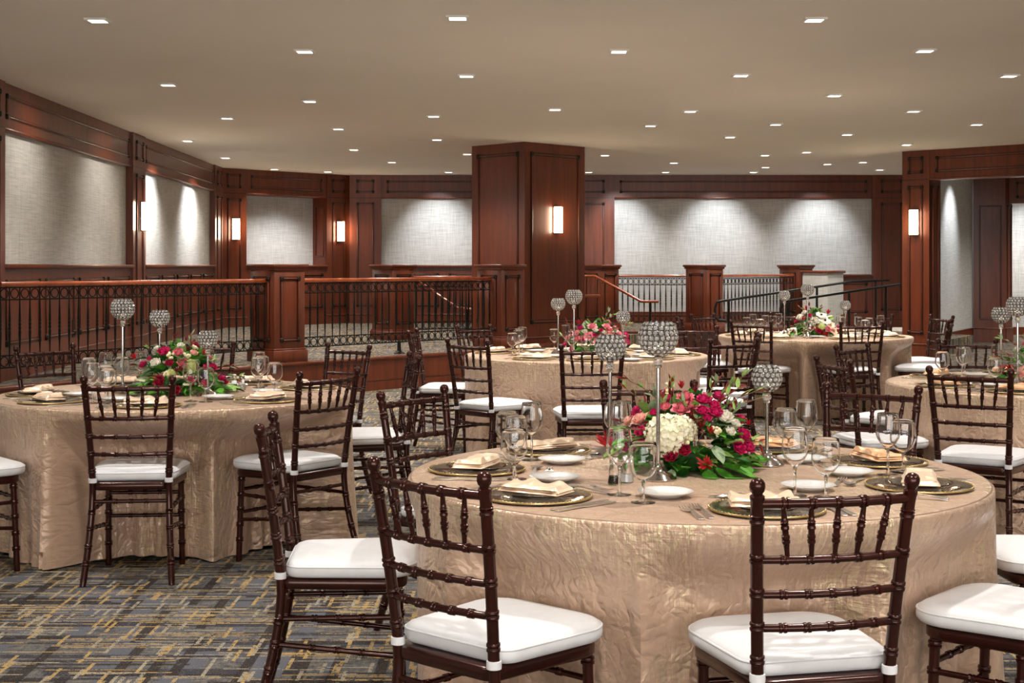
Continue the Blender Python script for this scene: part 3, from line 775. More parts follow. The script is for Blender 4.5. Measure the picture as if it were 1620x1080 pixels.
# ------------------------------------------------------------------ tablecloths
def tablecloth(key, seed):
    nm, (cx, cy), Rr = TAB[key]
    rnd = random.Random(seed)
    NTH = 360; mb = MB(); uv = []
    dents = []
    for (tk, side, p, f) in CH:
        fl = math.hypot(*f); fx, fy = f[0]/fl, f[1]/fl
        if tk != key: continue
        front = (p[0]+fx*.495, p[1]+fy*.495)
        dents.append((front[0]-cx, front[1]-cy, fx, fy))
    ph = [rnd.uniform(0, 2*PI) for _ in range(8)]
    def fold(th):
        w1 = th*17+1.6*math.sin(2*th+ph[0])+1.1*math.sin(5*th+ph[1]); w2 = th*29+1.3*math.sin(3*th+ph[2])
        a = (.5+.5*math.sin(w1+ph[3])); a = a**.7
        m = .55+.45*math.sin(3*th+ph[4])
        return (a*m+.30*math.sin(w2+ph[5])*(.5+.5*math.sin(4*th+ph[6])))
    FO = [fold(2*PI*i/NTH) for i in range(NTH)]
    rows = []
    for k in range(10): rows.append(('top', (Rr-.012)*(k/9 if k else .004)))
    for k in range(1, 4): a = PI/2*k/3; rows.append(('edge', a))
    NS = 44
    for k in range(1, NS+1): rows.append(('skirt', k/NS))
    vs = []
    for kind, q in rows:
        for i in range(NTH):
            th = 2*PI*i/NTH; c, s = math.cos(th), math.sin(th)
            if kind == 'top': r, z = q, ZT; v = q
            elif kind == 'edge': r, z = Rr-.012+.012*math.sin(q), ZT-.012*(1-math.cos(q)); v = Rr+.01*q
            else:
                low = .004+.022*(.5+.5*math.sin(5*th+ph[7]))*(1-FO[i]*.4)
                z = (ZT-.012)*(1-q)+max(.004, low)*q
                amp = .075*max(0, (q-.10))**1.15
                r = Rr+.012*q+amp*(FO[i]-.35); v = Rr+.02+q*.73
                # pushed in by the chair seats
                dx, dy = c, s
                for (ax, ay, fx, fy) in dents:
                    # distance along the ray to the line of the seat front
                    den = dx*fx+dy*fy
                    if den > -.35: continue
                    t = (ax*fx+ay*fy)/den
                    side = abs((dx*t-ax)*-fy+(dy*t-ay)*fx)
                    lim = t-.016
                    if lim < r:
                        w = 1-min(1, max(0, (side-.235)/.12)); w = w*w*(3-2*w)
                        h = min(1, max(0, (ZT-.03-z)/.16)); h = h*h*(3-2*h)
                        r = r+(lim-r)*w*h-.05*w*h*max(0, q-.25)*(.5+.5*math.sin(th*31+2*math.sin(7*th+ph[2])))
            vs.append((cx+r*c, cy+r*s, z)); uv.append((th*Rr, v) if kind != 'top' else (c*r, s*r))
    fs = [(j*NTH+i, j*NTH+(i+1) % NTH, (j+1)*NTH+(i+1) % NTH, (j+1)*NTH+i) for j in range(len(rows)-1) for i in range(NTH)]
    fs = [tuple(reversed(f)) for f in fs]
    mb.add(vs, fs); mb.uv = None
    me = mb.mesh('tablecloth', M['cloth'])
    for p in me.polygons: p.use_smooth = True
    ul_ = me.uv_layers.new(name='UVMap')
    W = 2*PI*Rr
    for p in me.polygons:
        us = [uv[me.loops[l].vertex_index][0] for l in p.loop_indices]
        wrap = max(us)-min(us) > W/2 and p.index >= 9*NTH
        for l in p.loop_indices:
            a, b = uv[me.loops[l].vertex_index]
            if wrap and a < W/2: a += W
            ul_.data[l].uv = (a, b)
    o = link('tablecloth', me)
    tag(o, 'champagne crinkled satin cloth draped to the floor over the %s' % nm, 'tablecloth', 'round champagne tablecloths')
    return o
for i, k in enumerate(TAB): tablecloth(k, 20+i)

# ------------------------------------------------------------------ tableware
def child_set(fn):
    return fn
def m_lathe(name, prof, mat, n=28, c0=False, c1=False):
    mb = MB(); mb.lathe(prof, n, c0, c1); return mb.mesh(name, mat)
# charger
CHG = {'well': m_lathe('well', [(.001, .004), (.085, .004), (.092, .0065), (.150, .009), (.154, .0092), (.154, .004), (.10, .0012), (.001, .0012)], M['mirror'], 40)}
mb = MB(); mb.torus(.1565, .0028, 44, 8); mb.M = Matrix.Identity(4)
for k in range(80): a = 2*PI*k/80; mb.sphere((.157*math.cos(a), .157*math.sin(a), .0022), .0026, 6, 4)
mb.v = [(x, y, z+.0075) for x, y, z in mb.v]; CHG['rim'] = mb.mesh('rim', M['gold'])
mb = MB(); mb.lathe([(.001, .0062), (.070, .0062), (.078, .011), (.098, .016), (.100, .0175), (.098, .0182), (.076, .0135), (.069, .0085), (.001, .0085)], 36); CHG['glass_plate'] = mb.mesh('glass_plate', M['glass'])
# bread plate
BP = m_lathe('bread_plate', [(.001, .0), (.045, .0), (.047, .002), (.062, .008), (.079, .0155), (.0805, .0175), (.078, .0182), (.060, .0115), (.046, .0065), (.001, .006)], M['china'], 36)
# glasses
def glass_parts(H, rb, rim, foot, stem_h):
    zb = stem_h; hb = H-zb; th = .0012
    out = []
    for k in range(13):
        t = k/12
        r = rb*math.sin(PI/2*min(1, t/.48))**.75 if t < .48 else rb+(rim-rb)*((t-.48)/.52)**1.3
        out.append((max(.0045, r), zb+hb*t))
    inn = [(max(.0012, r-th), z+(.004 if i == 0 else 0)) for i, (r, z) in enumerate(out)]
    prof = [(.001, zb)]+out+[(rim-th*.5, H+.0006)]+inn[::-1]
    bowl = m_lathe('bowl', prof, M['glass'], 24)
    stem = m_lathe('stem', [(.001, .0075), (.006, .0075), (.0042, .018), (.0036, zb*.5), (.0042, zb-.012), (.0058, zb-.0005), (.001, zb-.0005)], M['glass'], 12)
    ft = m_lathe('foot', [(.001, .0003), (foot, .0003), (foot+.0006, .0013), (foot, .0022), (foot*.4, .0046), (.0062, .0072), (.001, .0072)], M['glass'], 24)
    return {'bowl': bowl, 'stem': stem, 'foot': ft}
WINE = glass_parts(.196, .0385, .0325, .034, .082)
GOB = glass_parts(.168, .0415, .0375, .034, .058)
# cutlery (pointing along +y, centred)
def cutlery(kind, L):
    mb = MB(); h = L/2; t = .0016
    def strip(secs):  # (y, halfwidth, z)
        rings = []
        for y, wv, z in secs: rings.append([(-wv, y, z), (wv, y, z), (wv, y, z+t), (-wv, y, z+t)])
        mb.loft(rings, True, True)
    if kind == 'fork':
        strip([(-h, .006, .001), (-h+.01, .0085, .0012), (-h+.05, .006, .003), (-h+.10, .0034, .006), (h-.085, .0030, .006), (h-.07, .0060, .0045), (h-.058, .0115, .003), (h-.048, .0125, .002)])
        for k in range(4):
            x = -.0102+.0068*k
            mb.M = Matrix.Translation((x, 0, 0)); strip([(h-.050, .0022, .002), (h-.02, .0016, .0012), (h, .0009, .004)]); mb.M = Matrix.Identity(4)
    elif kind == 'knife':
        strip([(-h, .005, .001), (-h+.008, .0085, .001), (-h+.05, .0075, .0015), (-h+.10, .0055, .002), (-h+.105, .008, .001), (-.0+.02, .0095, .001), (h-.03, .0095, .001), (h-.01, .007, .001), (h, .001, .001)])
    else:
        strip([(-h, .006, .001), (-h+.01, .0085, .0012), (-h+.05, .0058, .003), (-h+.09, .0034, .006), (h-.06, .003, .0055), (h-.05, .004, .004)])
        mb.grid(lambda u, v: ((.0185*math.sin(PI*min(.999, max(.001, v)))**.6)*(2*u-1)*(1-.15*v), h-.055+.055*v, .0025+.0055*(2*u-1)**2*math.sin(PI*v)+.0035*abs(2*v-1)**2), 6, 10)
        mb.grid(lambda u, v: ((.0185*math.sin(PI*min(.999, max(.001, v)))**.6)*(1-2*u)*(1-.15*v), h-.055+.055*v, .0012+.0055*(2*u-1)**2*math.sin(PI*v)+.0035*abs(2*v-1)**2), 6, 10)
    mb.v = [(x*1.2, y, z*1.35) for x, y, z in mb.v]
    return mb.mesh('fork' if kind == 'fork' else kind, M['silver'])
FORK, SFORK, KNIFE, SPOON, DFORK = cutlery('fork', .205), cutlery('fork', .18), cutlery('knife', .235), cutlery('spoon', .185), cutlery('fork', .165)
# napkins: soft folded stack, three variants
def napkin_mesh(seed, mat):
    rnd = random.Random(seed); mb = MB()
    L, Wd = .205, .105
    a = [rnd.uniform(-1, 1) for _ in range(8)]
    for lay in range(3):
        z0 = .001+.0062*lay; sx = 1-.05*lay; sy = 1-.07*lay; ox, oy = .006*a[lay], .005*a[lay+3]; rot = .05*a[lay+2]
        NU, NV = 28, 14
        def top(u, v):
            x = (u-.5)*L*sx; y = (v-.5)*Wd*sy
            e = min(1, (min(u, 1-u)*L/.010))*1.0; e2 = min(1, (min(v, 1-v)*Wd/.010))
            rnd_ = math.sqrt(max(0, 1-(1-e)**2))*math.sqrt(max(0, 1-(1-e2)**2))
            rip = .0022*math.sin(u*9+a[5]*3+v*2)+.0016*math.sin(u*21+v*5*a[6])
            fan = 0
            if lay == 2: fan = .012*math.sin((u*2.3+.5*v+.3*a[7])*PI)**2*(.1+.9*v)
            z = z0+(.0060+rip+fan)*rnd_
            c, s = math.cos(rot), math.sin(rot)
            skew = .012*(v-.5)*a[0]
            return (c*(x+skew)-s*y+ox, s*x+c*y+oy+.004*math.sin(u*6+a[1])*(v-.5), z)
        mb.grid(top, NU, NV)
        def bot(u, v):
            p = top(1-u, v); return (p[0], p[1], z0-.0008)
        mb.grid(bot, NU, NV)
    return mb.mesh('napkin', mat)
NAP = [napkin_mesh(s, M['napkin']) for s in (1, 2, 3, 4)]; NAPP = napkin_mesh(5, M['napkin_peach'])
def multi(name, parts, label, cat, loc, rz, group, sub=None):
    r = thing(name, label, cat, loc, rz, group)
    for k, me in parts.items(): link(k, me, r)
    return r
def single(me, name, label, cat, loc, rz, group):
    o = link(name, me, None, loc, (0, 0, rz)); return tag(o, label, cat, group)
SET = {'front': [(-81, 'near'), (-137, 'near-left'), (175, 'left'), (131, 'far-left'), (92, 'far'), (60, 'far-right'), (20, 'right'), (-24, 'near-right')]}
for tk in ('left', 'middle', 'ramp'):
    SET[tk] = []
    for (k, side, p, f) in CH:
        if k != tk: continue
        c = TAB[tk][1]; SET[tk].append((math.degrees(math.atan2(p[1]-c[1], p[0]-c[0])), side.replace(' side', '')))
SET['left'].append((-172, 'left'))
SET['ramp'] = [(-131, 'near-left'), (180, 'left'), (133, 'far-left'), (89, 'far'), (52, 'far-right'), (14, 'right'), (-30, 'near-right'), (-79, 'near')]
SET['edge'] = [(-125, 'near-left'), (-163, 'left'), (137, 'far-left'), (90, 'far'), (-85, 'near')]
E = .0006
ni = 0
BUSY = {k: [] for k in TAB}
for _k, _c in (('front', (.58, 4.66)), ('left', (-1.75, 7.45)), ('middle', (.62, 10.6)), ('ramp', (2.9, 13.55)), ('edge', (3.04, 8.1))): BUSY[_k].append((*_c, .235))
HP = {'front': (('tall', (.455, 4.42)), ('mid', (.347, 5.02)), ('short', (.851, 4.74))),
      'left': (('tall', (-2.04, 7.44)), ('mid', (-1.95, 7.86)), ('short', (-1.555, 7.26))),
      'middle': (('tall', (.454, 10.4)), ('mid', (.351, 10.8)), ('short', (.81, 10.35))),
      'ramp': (('tall', (2.79, 13.4)), ('mid', (2.667, 13.9)), ('short', (3.17, 13.5))),
      'edge': (('tall', (2.82, 7.92)), ('mid', (2.90, 8.42)))}
for _k, _l in HP.items():
    for _n, _p in _l: BUSY[_k].append((_p[0], _p[1], .06))
SHK = {'front': ((.312, 4.32), (.352, 4.36)), 'left': ((-1.50, 7.66), (-1.455, 7.64)), 'middle': ((.36, 10.2), (.40, 10.17)), 'ramp': ((2.58, 13.25), (2.64, 13.22))}
for _k, _l in SHK.items():
    for _p in _l: BUSY[_k].append((_p[0], _p[1], .023))
def settle(tk, p, rad):
    """Nudge a piece of tableware until it stands clear of what is already on the table."""
    best = p
    for q in range(200):
        a = q*2.4; d = .006*q*.9
        c = (p[0]+d*math.cos(a), p[1]+d*math.sin(a))
        if all(math.hypot(c[0]-x, c[1]-y) > rad+rr+.004 for x, y, rr in BUSY[tk]): best = (c[0], c[1], p[2]); break
    BUSY[tk].append((best[0], best[1], rad)); return best
for tk, lst in SET.items():
    nm, c, Rr = TAB[tk]; full = tk in ('front', 'left', 'edge')
    for deg, side in lst:
        a = math.radians(deg); BUSY[tk].append((c[0]+.70*math.cos(a), c[1]+.70*math.sin(a), .161))
    for deg, side in lst:
        a = math.radians(deg); e = Vector((math.cos(a), math.sin(a), 0)); fwd = -e; rt = Vector((fwd.y, -fwd.x, 0)); rz = math.atan2(-fwd.x, fwd.y)
        o0 = Vector((c[0], c[1], ZT))+e*.70
        P = lambda x, y, z=0: tuple(o0+rt*x+fwd*y+Vector((0, 0, z+E)))
        j = lambda s: random.uniform(-s, s)
        place = '%s place of the %s' % (side, nm)
        multi('charger_plate', CHG, 'gold rimmed mirrored charger plate at the %s' % place, 'plate', P(0, 0), rz, 'charger plates')
        nj = j(.25); ni += 1
        pe = (tk == 'front' and side in ('right', 'far-right', 'near')) or (tk == 'edge')
        single(NAPP if pe and side != 'near' else NAP[ni % 4], 'napkin', 'folded %s satin napkin on the charger at the %s' % ('peach' if pe and side != 'near' else 'champagne', place), 'napkin', P(j(.008), j(.008), .0190), rz+nj, 'folded napkins')
        single(BP, 'bread_plate', 'white china bread plate at the %s' % place, 'plate', settle(tk, P(-.20+j(.012), .27+j(.012)), .081), 0, 'white bread plates')
        gx = j(.012); gy = j(.015)
        multi('wine_glass', WINE, 'tall empty wine glass at the %s' % place, 'glass', settle(tk, P(.165+gx, .235+gy), .039), 0, 'wine glasses')
        multi('water_goblet', GOB, 'short stemmed water goblet at the %s' % place, 'glass', settle(tk, P(.245+gx, .20+gy), .042), 0, 'water goblets')
        single(FORK, 'dinner_fork', 'large silver fork left of charger at the %s' % place, 'fork', P(-.182, j(.01)), rz+j(.05), 'dinner forks')
        single(KNIFE, 'dinner_knife', 'silver knife beside the charger at the %s' % place, 'knife', P(.180, j(.01)), rz+j(.04), 'dinner knives')
        if full:
            single(SFORK, 'salad_fork', 'smaller outer silver fork at the %s' % place, 'fork', P(-.216, -.012+j(.01)), rz+j(.05), 'salad forks')
            single(KNIFE, 'butter_knife', 'outer silver knife at the %s' % place, 'knife', P(.205, -.008+j(.01)), rz+j(.04), 'outer knives')
            single(SPOON, 'dessert_spoon', 'silver spoon lying above the charger at the %s' % place, 'spoon', P(.01, .190), rz+PI/2+j(.06), 'dessert spoons')
            single(DFORK, 'dessert_fork', 'small silver fork lying above the charger at the %s' % place, 'fork', P(-.01, .236), rz-PI/2+j(.06), 'dessert forks')

# ------------------------------------------------------------------ crystal candle holders
def holder_meshes(H, R):
    zc = H-R*.86; z0 = zc-R*.95
    P = {}
    P['base'] = m_lathe('base', [(.001, 0), (.056, 0), (.058, .004), (.054, .008), (.050, .010), (.044, .018), (.024, .026), (.013, .038), (.009, .052), (.001, .052)], M['chrome'], 28)
    P['stem'] = m_lathe('stem', [(.001, .045), (.0062, .045), (.0062, z0-.040), (.010, z0-.038), (.012, z0-.034), (.010, z0-.030), (.001, z0-.030)], M['chrome'], 14)
    P['collar'] = m_lathe('collar', [(.001, z0-.010), (.010, z0-.011), (.013, z0-.006), (.010, z0-.002), (.016, z0+.004), (.020, z0+.008), (.001, z0+.008)], M['chrome'], 18)
    mb = MB(); mb.sphere((0, 0, z0-.020), .0155, 10, 6, (1, 1, .8)); P['crystal_knob'] = mb.mesh('crystal_knob', M['crystal'], False)
    rr = .0090; wires = MB(); gems = MB()
    lat = -62; row = 0
    step = math.degrees(2*rr*.88/R)
    while lat < 50:
        la = math.radians(lat); n = max(6, int(round(2*PI*R*math.cos(la)/(2*rr*1.0))))
        for k in range(n):
            a = 2*PI*(k+.5*(row % 2))/n
            nrm = Vector((math.cos(la)*math.cos(a), math.cos(la)*math.sin(a), math.sin(la)))
            q = nrm.to_track_quat('Z', 'Y').to_matrix().to_4x4()
            T = Matrix.Translation(Vector((0, 0, zc))+nrm*R) @ q
            wires.M = T; wires.torus(rr*.98, .0014, 12, 4)
            gems.M = T; g = rr*.80
            ring = lambda r_, z_, o_=0: [(r_*math.cos(2*PI*(i+o_)/8), r_*math.sin(2*PI*(i+o_)/8), z_) for i in range(8)]
            gems.loft([ring(g*.2, -g*.55), ring(g, -.0006), ring(g, .0006), ring(g*.55, g*.45)], True, True)
        lat += step; row += 1
    P['wire_globe'] = wires.mesh('wire_globe', M['wire']); P['crystals'] = gems.mesh('crystals', M['crystal'], False)
    P['cup'] = m_lathe('cup', [(.001, z0+.006), (R*.42, z0+.010), (R*.50, z0+.016), (R*.42, z0+.014), (.001, z0+.012)], M['chrome'], 18)
    P['candle'] = m_lathe('candle', [(.001, z0+.013), (.017, z0+.013), (.017, z0+.026), (.006, z0+.028), (.004, z0+.036), (.001, z0+.040)], M['flame'], 14)
    return P
H3 = {'tall': holder_meshes(.495, .060), 'mid': holder_meshes(.425, .053), 'short': holder_meshes(.335, .049)}
HN = {'tall': 'tallest', 'mid': 'middle height', 'short': 'shortest'}
for tk, l in HP.items():
    for k, (x, y) in l:
        multi('candle_holder', H3[k], '%s crystal globe candle holder on chrome stem, on the %s' % (HN[k], TAB[tk][0]), 'candle holder', (x, y, ZT+E), random.uniform(0, 6), 'crystal candle holders')
# shakers
SB = m_lathe('body', [(.001, 0), (.021, 0), (.0215, .004), (.017, .03), (.0145, .060), (.001, .060)], M['glass'], 10)
SF = m_lathe('grains', [(.001, .003), (.017, .003), (.0145, .026), (.001, .026)], M['china'], 10)
PF = m_lathe('grains', [(.001, .003), (.017, .003), (.0145, .026), (.001, .026)], M['bronze'], 10)
SC = m_lathe('cap', [(.0155, .0605), (.016, .064), (.0155, .074), (.009, .082), (.001, .083)], M['silver'], 16)
for tk, ps in SHK.items():
    for (x, y), kind, gm in zip(ps, ('pepper', 'salt'), (PF, SF)):
        multi(kind+'_shaker', {'body': SB, 'grains': gm, 'cap': SC}, 'glass %s shaker with silver cap on the %s' % (kind, TAB[tk][0]), 'shaker', (x, y, ZT+E), 0, 'salt and pepper shakers')

# ------------------------------------------------------------------ flowers
def petal_patch(mb, az, R0, Hh, W, lean, curl, nu=4, nv=5):
    """One cupped petal rising from the flower's foot; lean 0 = upright, 1 = flat open."""
    ca, sa = math.cos(az), math.sin(az)
    def fn(u, v):
        s = 2*u-1
        wv = W*(math.sin(PI*(.12+.80*v))**.7)*s
        rad = R0*(.25+.75*v**.6)+lean*Hh*v**1.4-W*.55*s*s*(.6+.4*v)*(1-lean*.6)
        z = Hh*(v**.9)*(1-.55*lean)-curl*max(0, v-.7)**2*Hh*6
        return (ca*rad-sa*wv, sa*rad+ca*wv, z)
    mb.grid(fn, nu, nv)
def rose_mesh(name, r, mat, seed, openness=.5, mats2=None):
    rnd = random.Random(seed); mb = MB()
    mb.sphere((0, 0, r*.45), r*.28, 8, 6, (1, 1, 1.3))
    for lay, (n, R0, Hh, W, lean, curl) in enumerate(((3, .14, 1.0, .34, .02, .02), (4, .24, 1.02, .44, .06, .03), (5, .36, 1.0, .52, .14*openness*2, .05), (5, .50, .92, .60, .28*openness*2, .10), (6, .60, .80, .66, .46*openness*2, .14))):
        for k in range(n):
            petal_patch(mb, 2*PI*k/n+lay*.9+rnd.uniform(-.12, .12), r*R0, r*Hh*rnd.uniform(.94, 1.05), r*W, lean, curl)
    return mb.mesh(name, mat)
def open_mesh(name, r, mat, seed, centre):
    rnd = random.Random(seed); mb = MB(); mb.m = 0
    for lay, (n, R0, Hh, W, lean) in enumerate(((6, .25, .62, .46, .55), (8, .30, .85, .46, .95), (8, .30, .95, .5, 1.25))):
        for k in range(n): petal_patch(mb, 2*PI*k/n+lay*.4+rnd.uniform(-.1, .1), r*R0*.6, r*Hh*.75, r*W, lean, .05)
    mb.m = 1; mb.sphere((0, 0, r*.22), r*.22, 10, 6)
    return mb.mesh(name, [mat, centre])
def hydrangea_mesh(r, mat, seed):
    rnd = random.Random(seed); mb = MB()
    N = 70
    for k in range(N):
        z = 1-1.35*(k+.5)/N; q = math.sqrt(max(0, 1-z*z)); a = k*2.399963
        n = Vector((q*math.cos(a), q*math.sin(a), z)); jit = rnd.uniform(.9, 1.04)
        mb.M = Matrix.Translation(n*r*jit) @ n.to_track_quat('Z', 'Y').to_matrix().to_4x4() @ Matrix.Rotation(rnd.uniform(0, 6), 4, 'Z')
        f = r*.20
        for p in range(4):
            b = PI/2*p; c, s = math.cos(b), math.sin(b)
            mb.grid(lambda u, v: (lambda rad, wd, zz: (c*rad-s*wd, s*rad+c*wd, zz))(f*v, f*.62*(2*u-1)*math.sin(PI*(.1+.75*v)), f*(.25*v*v-.18*(2*u-1)**2)), 2, 3)
    mb.M = Matrix.Identity(4); mb.sphere((0, 0, 0), r*.88, 14, 8)
    return mb.mesh('hydrangea', mat)
def spiky_mesh(r, mat, seed, n=14, spread=.9):
    rnd = random.Random(seed); mb = MB()
    for k in range(n):
        a = k*2.4; l = rnd.uniform(.15, spread)
        d = Vector((math.sin(l)*math.cos(a), math.sin(l)*math.sin(a), math.cos(l)))
        mb.M = d.to_track_quat('Z', 'Y').to_matrix().to_4x4()
        L = r*rnd.uniform(1.2, 2.0); wv = r*.20
        mb.grid(lambda u, v: ((2*u-1)*wv*math.sin(PI*(.06+.9*v)), -.3*wv*(2*u-1)**2+.12*L*v*v, L*v), 2, 6)
    return mb.mesh('spiky_bloom', mat)
def berry_mesh(r, seed):
    rnd = random.Random(seed); mb = MB()
    for k in range(8):
        d = Vector((rnd.uniform(-1, 1), rnd.uniform(-1, 1), rnd.uniform(.2, 1.4)))*r*.7
        mb.m = 0; mb.sphere(tuple(d), r*.36, 8, 6); mb.m = 1; mb.tube([(0, 0, -r*.8), tuple(d)], r*.05, 4)
    return mb.mesh('berry_sprig', [PET['berry'], PET['stem']])
def leaf(mb, base, d, L, W, droop=.3, roll=0.0, mi=0, edge=None):
    d = Vector(d).normalized(); up = Vector((0, 0, 1))
    sd = d.cross(up); sd = sd.normalized() if sd.length > 1e-4 else Vector((1, 0, 0)); up = sd.cross(d).normalized()
    sd = (sd*math.cos(roll)+up*math.sin(roll)).normalized(); up = sd.cross(d).normalized()
    B = Vector(base)
    def fn(u, v, k=1.0):
        s = (2*u-1)*k; wv = W*(math.sin(PI*min(1, .03+.97*v**.8)))**.8
        p = B+d*(L*v)+sd*(wv*s)+up*(.35*W*s*s*(1-.3*v))-Vector((0, 0, 1))*(droop*L*v*v)
        return (p.x, p.y, max(p.z, .002))
    mb.m = mi; mb.grid(fn, 4, 6)
    if edge is not None:
        mb.m = edge; mb.grid(lambda u, v: (lambda p: (p[0], p[1], p[2]+.0012))(fn(.5+(u-.5)*.28 + (.36 if u > .5 else -.36), v)), 1, 6) if False else None
def ray_dome(px, py, c, z0, rx, ry, rz):
    """Point of the bouquet's dome on the sight line through a spot of the picture (kept as a point in the bouquet's own space)."""
    d = Vector(((px-810)/F, 1, (HZ-py)/F)); o = Vector((0, 0, EYE))-Vector((c[0], c[1], z0))
    sc = Vector((1/rx, 1/ry, 1/rz)); D = Vector(a*b for a, b in zip(d, sc)); O = Vector(a*b for a, b in zip(o, sc))
    A, B, C = D.dot(D), 2*O.dot(D), O.dot(O)-1
    q = B*B-4*A*C
    t = (-B-math.sqrt(q))/(2*A) if q > 0 else -B/(2*A)
    p = o+d*t
    if q <= 0: p = p*1.0
    p.z = max(p.z, .02)
    return p
GENUS = {}
def bloom(r, kind, colr, p, rx, ry, rz, size):
    key = (kind, colr)
    if key not in GENUS:
        s = len(GENUS)+3; base = .03
        if kind == 'rose': GENUS[key] = rose_mesh('rose', base, PET[colr], s, .45)
        elif kind == 'lisianthus': GENUS[key] = rose_mesh('lisianthus', base, PET[colr], s, .75)
        elif kind == 'ranunculus': GENUS[key] = open_mesh('ranunculus', base, PET[colr], s, PET['leaf_light'])
        elif kind == 'anemone': GENUS[key] = open_mesh('anemone', base, PET[colr], s, PET['dark'])
        elif kind == 'hydrangea': GENUS[key] = hydrangea_mesh(base, PET[colr], s)
        elif kind == 'spiky_bloom': GENUS[key] = spiky_mesh(base, PET[colr], s)
        elif kind == 'star_flower': GENUS[key] = spiky_mesh(base, PET[colr], s, 16, 1.5)
        elif kind == 'berry_sprig': GENUS[key] = berry_mesh(base, s)
    n = Vector((p.x/rx**2, p.y/ry**2, p.z/rz**2+.6/rz)).normalized()
    if kind == 'hydrangea': p = p-n*size*.4
    elif kind in ('spiky_bloom',): p = p-n*size*.3; n = (n+Vector((0, 0, .3))).normalized()
    else: p = p-n*size*.45
    o = link(kind, GENUS[key], r, p)
    o.rotation_mode = 'QUATERNION'
    q = n.to_track_quat('Z', 'Y'); o.rotation_quaternion = q @ Matrix.Rotation(random.uniform(0, 6.28), 3, 'Z').to_quaternion()
    k = size/.03; o.scale = (k, k, k)
    return o
def clear_of(key, c, p):
    return all(math.hypot(p[0]+c[0]-x, p[1]+c[1]-y) > .07 for _, (x, y) in HP[key])
def bouquet(key, label, c, dome, lst, seed, spread=.36, nleaf=150, extra=True, sprays=16):
    rnd = random.Random(seed); rx, ry, rz = dome
    r = thing('flower_arrangement', label, 'flowers', (c[0], c[1], ZT+E), 0, 'flower centrepieces')
    FM = [PET[k] for k in ('leaf', 'leaf_dark', 'leaf_light', 'sage', 'cream_leaf', 'burgundy', 'stem')]
    mb = MB(); mb.m = 1
    mb.lathe([(.001, .001), (.075, .001), (.085, .02), (.08, .06), (.001, .075)], 16); mb.build('foam_base', PET['leaf_dark'], r)
    mb = MB()
    for k in range(nleaf):
        a = rnd.uniform(0, 2*PI); h = rnd.random()**1.1
        el = h*PI/2*.95
        n = Vector((math.cos(el)*math.cos(a), math.cos(el)*math.sin(a), math.sin(el)))
        b = Vector((n.x*rx*.62, n.y*ry*.62, .02+n.z*rz*.66))
        d = n+Vector((rnd.uniform(-.5, .5), rnd.uniform(-.5, .5), rnd.uniform(-.35, .35)))
        kind = rnd.choice((0, 0, 0, 1, 1, 1, 2, 3, 4))
        L = rnd.uniform(.06, .105)
        if not clear_of(key, c, b+d.normalized()*L): continue
        leaf(mb, b, d, L, L*rnd.uniform(.20, .34), rnd.uniform(.1, .6), rnd.uniform(-.6, .6), kind)
    # low skirt of leaves and trailing ivy around the foot
    for k in range(int(nleaf*.55)):
        a = rnd.uniform(0, 2*PI); q = rnd.uniform(.35, .95)
        b = Vector((math.cos(a)*spread*q*.75, math.sin(a)*spread*q*.62, rnd.uniform(.012, .07)*(1.2-q)+.006))
        d = Vector((math.cos(a+rnd.uniform(-.7, .7)), math.sin(a+rnd.uniform(-.7, .7)), rnd.uniform(-.05, .5)))
        L = rnd.uniform(.045, .085)
        if not (clear_of(key, c, b) and clear_of(key, c, b+d.normalized()*L)): continue
        leaf(mb, b, d, L, L*rnd.uniform(.26, .42), rnd.uniform(.1, .5), rnd.uniform(-.5, .5), rnd.choice((0, 0, 1, 2, 0)))
    mb.build('foliage', FM, r)
    mb = MB()
    for k in range(sprays):
        a = rnd.uniform(0, 2*PI); el = rnd.uniform(.25, 1.35)
        n = Vector((math.cos(el)*math.cos(a), math.cos(el)*math.sin(a), math.sin(el)))
        b = Vector((n.x*rx*.5, n.y*ry*.5, .03+n.z*rz*.5)); L = rnd.uniform(.16, .24); bend = Vector((rnd.uniform(-.3, .3), rnd.uniform(-.3, .3), -.25))
        pts = [b+n*(L*t)+bend*(L*t*t) for t in (0, .25, .5, .75, 1)]
        for p in pts: p.z = max(p.z, .006)
        if not all(clear_of(key, c, p) for p in pts): continue
        mb.m = 6; mb.tube([tuple(p) for p in pts], .0014, 4)
        for t in range(2, 5):
            for s in range(3):
                d = (pts[t]-pts[t-1]).normalized()+Vector((rnd.uniform(-.8, .8), rnd.uniform(-.8, .8), rnd.uniform(-.3, .8)))
                leaf(mb, pts[t], d, rnd.uniform(.025, .055), rnd.uniform(.004, .008), .1, rnd.uniform(-1, 1), rnd.choice((5, 5, 3, 2)))
    mb.build('leafy_sprays', FM, r)
    if key == 'front':
        mb = MB()
        for (px, py, dx, dz, L, mi) in ((1014, 645, -.3, .9, .075, 2), (1026, 642, .3, 1.0, .08, 3), (1097, 642, .1, .9, .06, 0), (1134, 704, .2, -.3, .07, 3), (1142, 712, .6, -.2, .07, 2), (985, 694, -1.0, .1, .08, 0), (980, 702, -1.0, -.2, .09, 2),
                                         (1150, 738, 1.0, -.15, .12, 0), (1135, 750, .8, -.4, .11, 0), (1120, 752, .2, -.6, .09, 0), (1062, 746, -.3, -.6, .06, 3), (1148, 722, 1.0, .1, .10, 1), (1158, 700, .7, .5, .07, 2)):
            p = ray_dome(px, py, c, ZT, rx, ry, rz); leaf(mb, p*.9, Vector((dx, -.55, dz)), L, L*.30, .25, 0, mi)
        mb.build('broad_leaves', FM, r)
    dist = math.hypot(*c)
